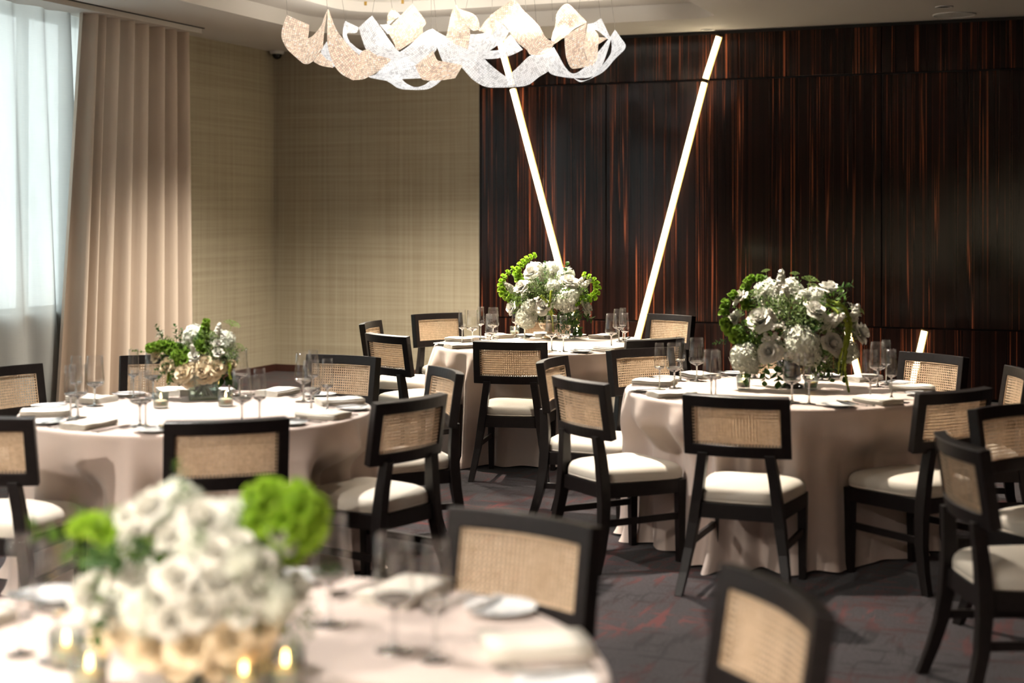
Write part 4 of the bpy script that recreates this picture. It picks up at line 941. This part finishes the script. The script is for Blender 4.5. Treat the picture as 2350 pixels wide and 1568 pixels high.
arrangement('C',(1818,890),(1620,600,4.9),'large airy white bouquet with trailing green tassel on the right-hand table',True,[
 ('rose',555,640,.072,-.14),('rose',1150,535,.062,-.16),('rose',1375,310,.058,-.03),('rose',640,985,.060,-.20),('rose',1345,900,.062,-.17),('rose',1720,800,.060,-.03),('rose',370,400,.046,-.04),('rose',320,640,.048,-.05),
 ('hyd',970,900,.105,-.17),('hyd',400,1060,.082,-.12),('hyd',1545,1000,.065,-.08),('hyd',1080,385,.036,-.06),('hyd',1110,1030,.06,-.17),('hyd',460,1130,.05,-.15),
 ('stock',830,260,.078,-.02,(.05,-.1,1)),('stock',855,410,.080,-.06,(.1,-.2,1)),('stock',1390,650,.066,-.14,(.5,-.5,.5)),('stock',1650,620,.07,-.03,(.3,-.1,1)),('stock',640,430,.065,-.06,(-.1,-.1,1)),('stock',690,600,.055,-.15),('stock',1300,640,.05,-.15),('stock',1430,570,.05,-.1),
 ('bud',600,820,.028,-.20),('bud',700,815,.028,-.21),('bud',780,695,.026,-.19),('bud',690,700,.024,-.2),('bud',1000,400,.026,-.08),
 ('bells',11,0,.030,-.06,[(400,900,.03),(270,800,0),(190,650,0),(205,460,0),(310,350,0)],10),
 ('bells',12,0,.026,-.02,[(470,560,.0),(435,400,0),(440,280,0),(510,190,0),(625,185,0)],10),
 ('bells',13,0,.034,-.10,[(450,900,.0),(380,850,0),(290,740,0)],6),
 ('umbel',675,120,.024,.0,),('umbel',990,150,.026,-.02),('umbel',1160,225,.045,-.01),('umbel',1190,290,.034,-.03),('umbel',520,380,.05,-.08),('umbelw',1640,560,.05,-.02),('umbel',1720,560,.025,-.02),
 ('fil',900,560,.085,-.10),('fil',1030,640,.08,-.12),('fil',760,520,.06,-.08),('fil',1200,1060,.08,-.13),('fil2',1400,480,.07,-.06),('fil2',480,760,.07,-.10),('fil',1500,800,.07,-.07),('fil2',900,760,.11,-.03),('fil2',700,900,.10,-.05),('fil',1250,760,.10,-.06),('fil',540,1000,.06,-.11),('fil',1330,1090,.06,-.12),('fil2',620,520,.06,-.05),
 ('bigleaf',520,1090,.12,-.13,(-.5,-.3,-.7)),('bigleaf',620,1080,.11,-.16,(-.1,-.4,-.8)),('bigleaf',740,1060,.13,-.15,(.0,-.3,-.9)),('bigleaf',1290,1080,.10,-.12,(.2,-.3,-.7)),('bigleaf',1400,1090,.11,-.08,(.5,-.1,-.8)),('bigleaf',820,1120,.10,-.1,(.1,0,-1)),('bigleaf2',1180,1060,.09,-.16,(.1,-.4,-.7)),
 ('bigleaf',1440,300,.09,.0,(1,-.1,.25)),('leaf',1100,760,.07,-.20),('leaf',480,480,.07,-.06,(.1,-.3,.8)),('leaf',240,870,.07,-.06,(-1,-.2,-.1)),('leaf2',420,590,.07,-.1,(-.9,-.2,.5)),('leaf2',650,430,.10,-.01,(.1,0,1)),('leaf',980,700,.10,-.15,(.9,-.3,.2)),('leaf2',1060,320,.07,-.02,(-.3,0,1)),('leaf2',1280,420,.09,-.05,(.7,-.2,.5)),('leaf',880,300,.06,-.01,(-.8,-.2,.4)),
 ('tassel',6,0,.01,-.12,[[(1330,430,.05),(1470,480,0),(1540,600,0),(1530,760,-.02),(1480,950,-.05),(1450,1150,-.06),(1440,1250,-.05)],[(1360,440,.05),(1520,560,0),(1565,720,-.01),(1500,960,-.04),(1470,1150,-.07),(1480,1280,-.08),(1515,1470,-.09)],[(1330,470,.05),(1480,620,-.03),(1490,800,-.05),(1410,1080,-.07),(1400,1230,-.07)]]),
],compote('smoke',.060,.14))
arrangement('B',(467,915),(300,700,6.03),'low bouquet of cream roses and green sprigs in a square glass vase',False,[
 ('cream',1085,790,.050,-.10),('cream',820,975,.058,-.13),('cream',1065,920,.042,-.13),('cream',400,690,.045,-.04),('cream',560,850,.048,-.08),('cream',1400,840,.042,-.05),('cream',930,880,.045,-.12),('cream',1240,900,.05,-.10),('cream',1180,1000,.05,-.09),
 ('hyd',960,1060,.06,-.09),('cream',720,1060,.05,-.08),('cream',1080,1060,.055,-.11),('cream',880,1080,.05,-.11),
 ('rose',1250,640,.034,-.07),('rose',940,690,.036,-.1),('rose',1220,520,.034,-.04),('stock',1210,370,.055,-.02),('stock',920,600,.040,-.09),('stock',840,510,.04,-.05),('bud',1290,420,.02,-.02),('rose',1330,740,.036,-.05),
 ('bells',21,0,.026,-.02,[(1010,620,.0),(1020,440,0),(1040,330,0),(1060,215,0)],6),('bells',22,0,.034,-.05,[(820,700,.0),(650,620,0),(480,560,0),(280,590,0)],9),('bells',23,0,.034,-.10,[(830,800,.0),(760,720,0),(690,640,-.01)],5),('bells',24,0,.03,-.07,[(1030,660,.0),(1010,580,0),(1010,500,0)],4),
 ('umbel',1400,290,.042,-.01),('umbel',1090,440,.05,-.03),('umbel',1500,590,.03,-.01),('umbelw',420,420,.03,.0),
 ('leaf',640,520,.075,-.01,(-.2,0,1)),('leaf',480,520,.08,-.01,(-.4,0,1)),('leaf',720,560,.07,-.05,(0,-.1,1)),('leaf',900,560,.06,-.04,(.4,-.1,.9)),('leaf2',240,640,.07,-.02,(-1,0,.1)),('leaf',640,780,.075,-.10,(-.8,-.4,-.35)),('leaf',600,880,.07,-.10,(-.7,-.4,-.6)),('leaf',700,860,.08,-.12,(-.2,-.4,-.9)),('leaf2',1420,640,.06,-.02,(1,0,.2)),('leaf',1280,700,.05,-.06,(.8,-.3,.0)),('leaf',900,780,.06,-.11,(.9,-.3,0)),
 ('fil',1080,560,.06,-.04),('fil',850,620,.05,-.05),('fil2',560,660,.055,-.03),('fil2',760,760,.06,-.05),('fil',1240,760,.06,-.05),('fil2',1000,760,.07,-.02),('fil',1380,700,.045,-.03),('fil2',520,560,.04,-.02),
 ('tassel',7,0,.01,-.08,[[(1380,760,.03),(1420,880,0),(1410,1000,0),(1430,1150,0)],[(560,1000,.02),(570,1120,0),(560,1220,-.01)]]),
],cube_vase(.070,.095))
arrangement('D',(455,1548),(0,0,1.0),'out-of-focus white and lime bouquet in a square vase on the nearest table',False,[
 ('rose',355,1165,.060,-.03),('rose',475,1185,.064,-.05),('rose',560,1235,.052,-.09),('rose',445,1285,.050,-.15),('rose',225,1345,.056,-.06),('rose',610,1320,.05,-.12),('rose',655,1225,.040,-.05),('rose',400,1330,.045,-.15),('rose',320,1230,.05,-.05),('rose',530,1300,.05,-.13),('rose',690,1330,.04,-.06),
 ('hyd',570,1270,.062,-.09),('hyd',380,1360,.060,-.14),('hyd',650,1350,.055,-.10),('hyd',470,1240,.055,-.08),
 ('cream',300,1400,.052,-.10),('cream',390,1440,.055,-.13),('cream',480,1430,.060,-.15),('cream',560,1420,.056,-.14),('cream',620,1400,.048,-.11),('cream',440,1480,.048,-.11),('cream',530,1470,.05,-.12),('cream',350,1450,.045,-.1),
 ('bells',31,0,.034,-.03,[(560,1270,.02),(610,1180,0),(600,1130,0),(640,1120,0)],6),('bells',32,0,.037,-.04,[(610,1260,.02),(660,1200,0),(700,1150,0),(680,1120,0)],7),('bells',34,0,.033,-.02,[(640,1260,.02),(720,1210,0),(725,1150,0)],5),
 ('bells',33,0,.028,-.02,[(330,1280,.02),(270,1230,0),(220,1200,0),(180,1210,0)],7),('leaf2',420,1200,.11,-.01,(-.1,0,1)),('leaf2',250,1250,.10,-.01,(-.6,0,.8)),('bigleaf2',220,1260,.11,-.02,(-1,0,.3)),
 ('bigleaf',340,1290,.10,-.10,(-.3,-.5,.3)),('bigleaf',300,1330,.09,-.10,(-.2,-.5,-.5)),('leaf',690,1300,.08,-.05,(.8,-.2,.2)),('leaf2',240,1400,.10,-.05,(-.3,-.1,-.9)),('leaf2',660,1380,.10,-.06,(.2,-.1,-1)),('leaf2',560,1210,.08,-.06,(.3,-.1,.9)),
 ('rose',300,1180,.036,-.01),('rose',415,1215,.045,-.07),('rose',520,1240,.042,-.11),('rose',350,1290,.045,-.12),('rose',500,1350,.045,-.16),('rose',580,1360,.042,-.14),('rose',290,1370,.045,-.1),('rose',620,1270,.042,-.09),('hyd',250,1380,.05,-.06),('rose',440,1370,.045,-.17),('cream',260,1440,.04,-.07),('cream',600,1450,.045,-.1),('leaf2',480,1250,.07,-.10,(.1,-.4,.9)),('leaf',390,1260,.07,-.12,(-.3,-.5,.6)),('fil2',300,1290,.07,-.06),('fil2',520,1330,.08,-.06),('fil',600,1340,.07,-.09),('fil',680,1400,.05,-.06),('fil2',430,1330,.09,-.03),('fil',360,1280,.06,-.08),('umbel',250,1200,.04,.0),
],cube_vase(.062,.12))

# ------------------------------------------------------------------ chandelier of beaded ribbons
CHY=12.35
ch=empty('chandelier',room(3.2,2.7,ZT),0,'chandelier of twisted rose-gold and clear crystal bead ribbons','chandelier')
CHI=Matrix.Translation(-ch.location)
def chp(c, x, y, Y):
    px,py=((600 if c==1 else 1020)+x/5.109, y/5.109); return Vector(((px-CX)/FPX*Y,Y,CAMH+(HY-py)*Y/FPX))
TOPS=[]
def ribbon(c, mat, dep, pairs, twist=.05, seed=1):
    P=spline([tuple(float(v) for v in (*a,*b)) for a,b in pairs],7); n=len(P); nw=6; V=[];U=[];F=[]; rd=random.Random(seed); ph=rd.uniform(0,6); acc=0; pm=None
    for i,(ax,ay,bx,by) in enumerate(P):
        t=i/(n-1); Y=CHY+dep+.10*math.sin(ph+4.0*t); tw=twist*math.sin(ph*1.7+5.0*t)
        A=chp(c,ax,ay,Y+tw); B=chp(c,bx,by,Y-tw); mid=(A+B)/2
        if pm is not None: acc+=(mid-pm).length
        pm=mid; w=(B-A).length
        nrm=(B-A).cross(Vector((0,0,1))); 
        for k in range(nw):
            q=k/(nw-1); bow=.035*math.sin(PI*q)*math.sin(ph+3*t); p=A.lerp(B,q)+Vector((0,bow,0)); V.append(CHI@p); U.append((acc,w*(q-.5)))
    for i in range(n-1):
        for k in range(nw-1):
            a=i*nw+k; F.append((a,a+1,a+nw+1,a+nw))
    ob('ribbon',mesh('ribbon',V,F,MT[mat],True,U),ch)
g,w='beadg','beadw'
RB=[(1,g,-.5,[((300,175),(560,290)),((245,330),(555,385)),((235,430),(540,455)),((270,520),(480,515)),((330,556),(420,546))]),
(1,g,-.42,[((235,430),(335,550)),((290,560),(430,530)),((400,670),(520,460)),((510,752),(600,420)),((600,722),(700,300)),((660,640),(740,190)),((720,560),(775,112))]),
(1,g,-.1,[((610,722),(690,612)),((700,770),(760,690)),((840,797),(830,722))]),
(1,w,.1,[((764,490),(771,497)),((700,600),(800,622)),((740,690),(840,722)),((845,785),(856,770))]),
(1,g,-.35,[((776,105),(786,105)),((772,350),(868,325)),((775,520),(960,460)),((830,720),(1070,582)),((930,862),(1140,652)),((1080,942),(1130,800))]),
(1,g,-.45,[((1050,938),(1140,660)),((1180,932),(1180,602)),((1260,900),(1250,582)),((1390,822),(1340,640)),((1520,706),(1515,690))]),
(1,w,.45,[((985,245),(1140,320)),((965,300),(1110,385)),((955,430),(1005,392)),((1000,520),(1030,480)),((1080,590),(1060,512)),((1160,662),(1130,572)),((1165,700),(1192,602))]),
(1,w,-.2,[((1140,325),(1297,182)),((1200,520),(1400,322)),((1250,602),(1510,482)),((1400,662),(1610,602)),((1590,730),(1720,660))]),
(1,w,.1,[((1400,800),(1600,622)),((1340,870),(1760,720)),((1260,905),(1840,850)),((1450,945),(1880,917))]),
(1,w,.2,[((1255,905),(1600,872)),((1460,947),(1680,962)),((1600,1032),(1740,1000)),((1720,1052),(1810,1022)),((1930,1050),(1900,1000)),((2040,1000),(1980,947)),((2116,937),(2000,930))]),
(1,w,.3,[((1390,290),(1470,280)),((1440,350),(1520,300)),((1480,400),(1560,330))]),
(1,g,.4,[((1475,272),(1502,282)),((1480,180),(1570,222)),((1532,96),(1636,182))]),
(1,g,.05,[((1465,360),(1770,42)),((1520,440),(1800,82)),((1560,520),(1925,250)),((1600,592),(1892,330)),((1720,522),(1902,402))]),
(1,w,-.1,[((1530,662),(1800,772)),((1720,542),(1900,722)),((1880,402),(2040,602)),((1992,342),(2060,562)),((2062,372),(2130,722)),((2200,442),(2250,762)),((2420,520),(2440,790)),((2550,620),(2520,760))]),
(1,g,-.5,[((1800,772),(2015,592)),((1850,870),(2062,702)),((1900,937),(2150,722)),((2100,942),(2340,762)),((2272,917),(2347,792))]),
(2,g,-.3,[((133,56),(142,56)),((90,130),(190,160)),((60,250),(240,282)),((20,430),(300,372)),((0,470),(275,582))]),
(2,g,-.25,[((165,102),(176,106)),((195,190),(320,152)),((260,300),(392,222)),((340,362),(416,342))]),
(2,g,-.05,[((400,362),(410,342)),((480,382),(510,212)),((550,407),(600,177)),((642,292),(662,252))]),
(2,g,-.4,[((520,202),(540,177)),((700,290),(700,62)),((760,372),(820,2)),((860,502),(930,122)),((960,582),(1100,292)),((1010,642),(1190,442)),((1150,642),(1282,492)),((1240,602),(1292,502))]),
(2,w,.25,[((270,592),(300,402)),((350,642),(440,392)),((440,622),(560,332)),((530,592),(660,272)),((680,492),(760,372))]),
(2,w,.0,[((410,632),(500,592)),((490,692),(640,582)),((740,662),(700,482)),((920,582),(775,402))]),
(2,w,-.3,[((60,700),(280,582)),((200,792),(420,642)),((330,932),(510,732)),((480,1017),(640,842)),((640,1027),(740,902)),((830,1020),(790,852)),((980,997),(890,757)),((1110,902),(990,662)),((1220,832),(1100,622)),((1262,752),(1200,562)),((1300,702),(1272,562))]),
(2,g,-.2,[((1250,472),(1290,482)),((1270,382),(1320,422)),((1300,292),(1420,342)),((1320,152),(1500,332)),((1440,42),(1590,282)),((1600,192),(1670,262))]),
(2,g,-.15,[((1280,522),(1300,422)),((1410,432),(1430,342)),((1530,332),(1500,252)),((1662,272),(1600,202))]),
(2,g,-.35,[((1410,422),(1670,272)),((1410,522),(1650,402)),((1430,682),(1640,542)),((1480,792),(1660,682)),((1530,807),(1710,772))]),
(2,g,.2,[((1650,422),(1680,282)),((1640,562),(1800,402)),((1680,722),(1800,562)),((1730,772),(1790,702))]),
(2,w,.3,[((1680,282),(1690,372)),((1760,262),(1780,352)),((1830,217),(1920,462)),((1850,242),(1942,432))]),
(2,g,.45,[((1800,432),(1805,520)),((1860,437),(1850,490)),((1920,442),(1915,450))]),
(2,w,.15,[((1180,702),(1280,552)),((1230,852),(1340,652)),((1380,902),(1420,792)),((1550,917),(1515,862)),((1720,902),(1650,782)),((1830,802),(1800,612)),((1910,602),(1942,432)),((1955,442),(2000,352))]),
(2,w,-.1,[((1950,422),(2000,347)),((1960,562),(2060,432)),((1930,662),(2125,552)),((1800,822),(2000,692)),((1720,912),(1850,852)),((1600,962),(1640,942)),((1522,922),(1512,912))])]
for i,(c,mt,dep,pr) in enumerate(RB): ribbon(c,mt,dep,pr,seed=i+3)
# steel cables up to the recess, with gold crimps on the mounting plate
CB=[(1,300,170,-.5),(1,775,108,-.4),(1,985,245,.45),(1,1297,180,-.2),(1,1770,40,.05),(1,1992,340,-.1),(1,1532,96,.4),(1,2060,370,-.1),(2,135,55,-.3),(2,820,2,-.4),(2,1442,38,-.2),(2,1832,215,.3),(2,2000,347,-.1),(2,1270,250,.2),(2,960,180,.3),(2,560,140,.3),(2,250,110,.2),(2,1080,280,-.3),(2,1560,220,-.2)]
crd=random.Random(8)
for (c,x,y,dep) in CB:
    A=chp(c,x,y,CHY+dep); m=MB(); B=Vector((A.x+crd.uniform(-.06,.06),A.y+crd.uniform(-.05,.12),ZT)); m.tube([CHI@A,CHI@B],.0016,5); m.ob('cable',MT['wire'],ch)
    m=MB(); m.tube([CHI@B,CHI@(B+Vector((0,0,-.035)))],.009,8); m.ob('cable_gripper',MT['gold'],ch)
for (px,py) in [(839,4),(924,0),(887,17),(929,9),(972,11),(1016,9),(1061,7),(1142,2),(863,11),(1102,4),(995,1),(1141,1)]:
    Y=(ZT-CAMH)*FPX/(HY-py); p=Vector(((px-CX)/FPX*Y,Y,ZT)); m=MB(); b=CHI@p; m.box((b.x-.012,b.y-.012,b.z-.035),(b.x+.012,b.y+.012,b.z)); m.ob('crimp',MT['gold'],ch)
# the chandelier's own lamps, hanging low between the ribbons and shining down
for (u,v) in ((2.2,2.5),(2.9,3.1),(3.7,2.3),(4.2,3.0)):
    d=bpy.data.lights.new('chandelier_lamp','SPOT'); d.energy=130; d.color=(1,.90,.76); d.shadow_soft_size=.06; d.spot_size=math.radians(150); d.spot_blend=.7
    l=bpy.data.objects.new('chandelier_lamp',d); COL.objects.link(l); l.parent=ch; l.location=CHI@room(u,v,2.70)
for (u,v) in ((2.5,2.2),(3.2,3.2),(4.0,2.4)):  # unseen upward spots, added to brighten ceiling and walls
    d=bpy.data.lights.new('ceiling_fill','SPOT'); d.energy=20; d.color=(1,.93,.83); d.shadow_soft_size=.08; d.spot_size=math.radians(166); d.spot_blend=.6
    l=bpy.data.objects.new('ceiling_fill',d); COL.objects.link(l); l.parent=ch; l.location=CHI@room(u,v,3.0); l.rotation_euler=(PI,0,0)
# unseen downlights added for table light and fill; the gimbal ones are turned towards the tables
def added_downlight(u,v,z,T,txt,power,cone,col=(1,.90,.78)):
    e=downlight(room(u,v,z),.07,'unseen added downlight '+txt,power)
    l=[c for c in e.children if c.type=='LIGHT'][0]; l.data.spot_size=math.radians(cone); l.data.spot_blend=.85; l.data.color=col
    if T:
        d=Vector((*TABLES[T],.78))-Vector(e.location); l.rotation_euler=d.to_track_quat('-Z','Y').to_euler()
added_downlight(3.05,4.53,ZS,'A','in the near edge of the ceiling recess',700,46,(1,.90,.76))
added_downlight(5.9,6.2,CEIL,'C','left of the right-hand table',430,92)
added_downlight(5.9,11.2,CEIL,'D','over the nearest table',120,80,(1,.96,.92))
added_downlight(3.9,8.2,CEIL,'B','over the left-hand table',320,85,(1,.95,.90))
added_downlight(8.3,4.4,CEIL,None,'in the ceiling near the panelling',120,100)
added_downlight(8.6,13.6,CEIL,None,'above the camera',160,110)
for k,(u,v,p) in enumerate(((3.6,13.6,330),(5.2,15.2,380),(7.2,16.4,330),(9.4,16.6,160))):  # fill lamps added behind the viewer to brighten surfaces facing it
    added_downlight(u,v,CEIL,None,'number %s of the row behind the viewer'%('one','two','three','four')[k],p*3.3,150,(1,.92,.83))
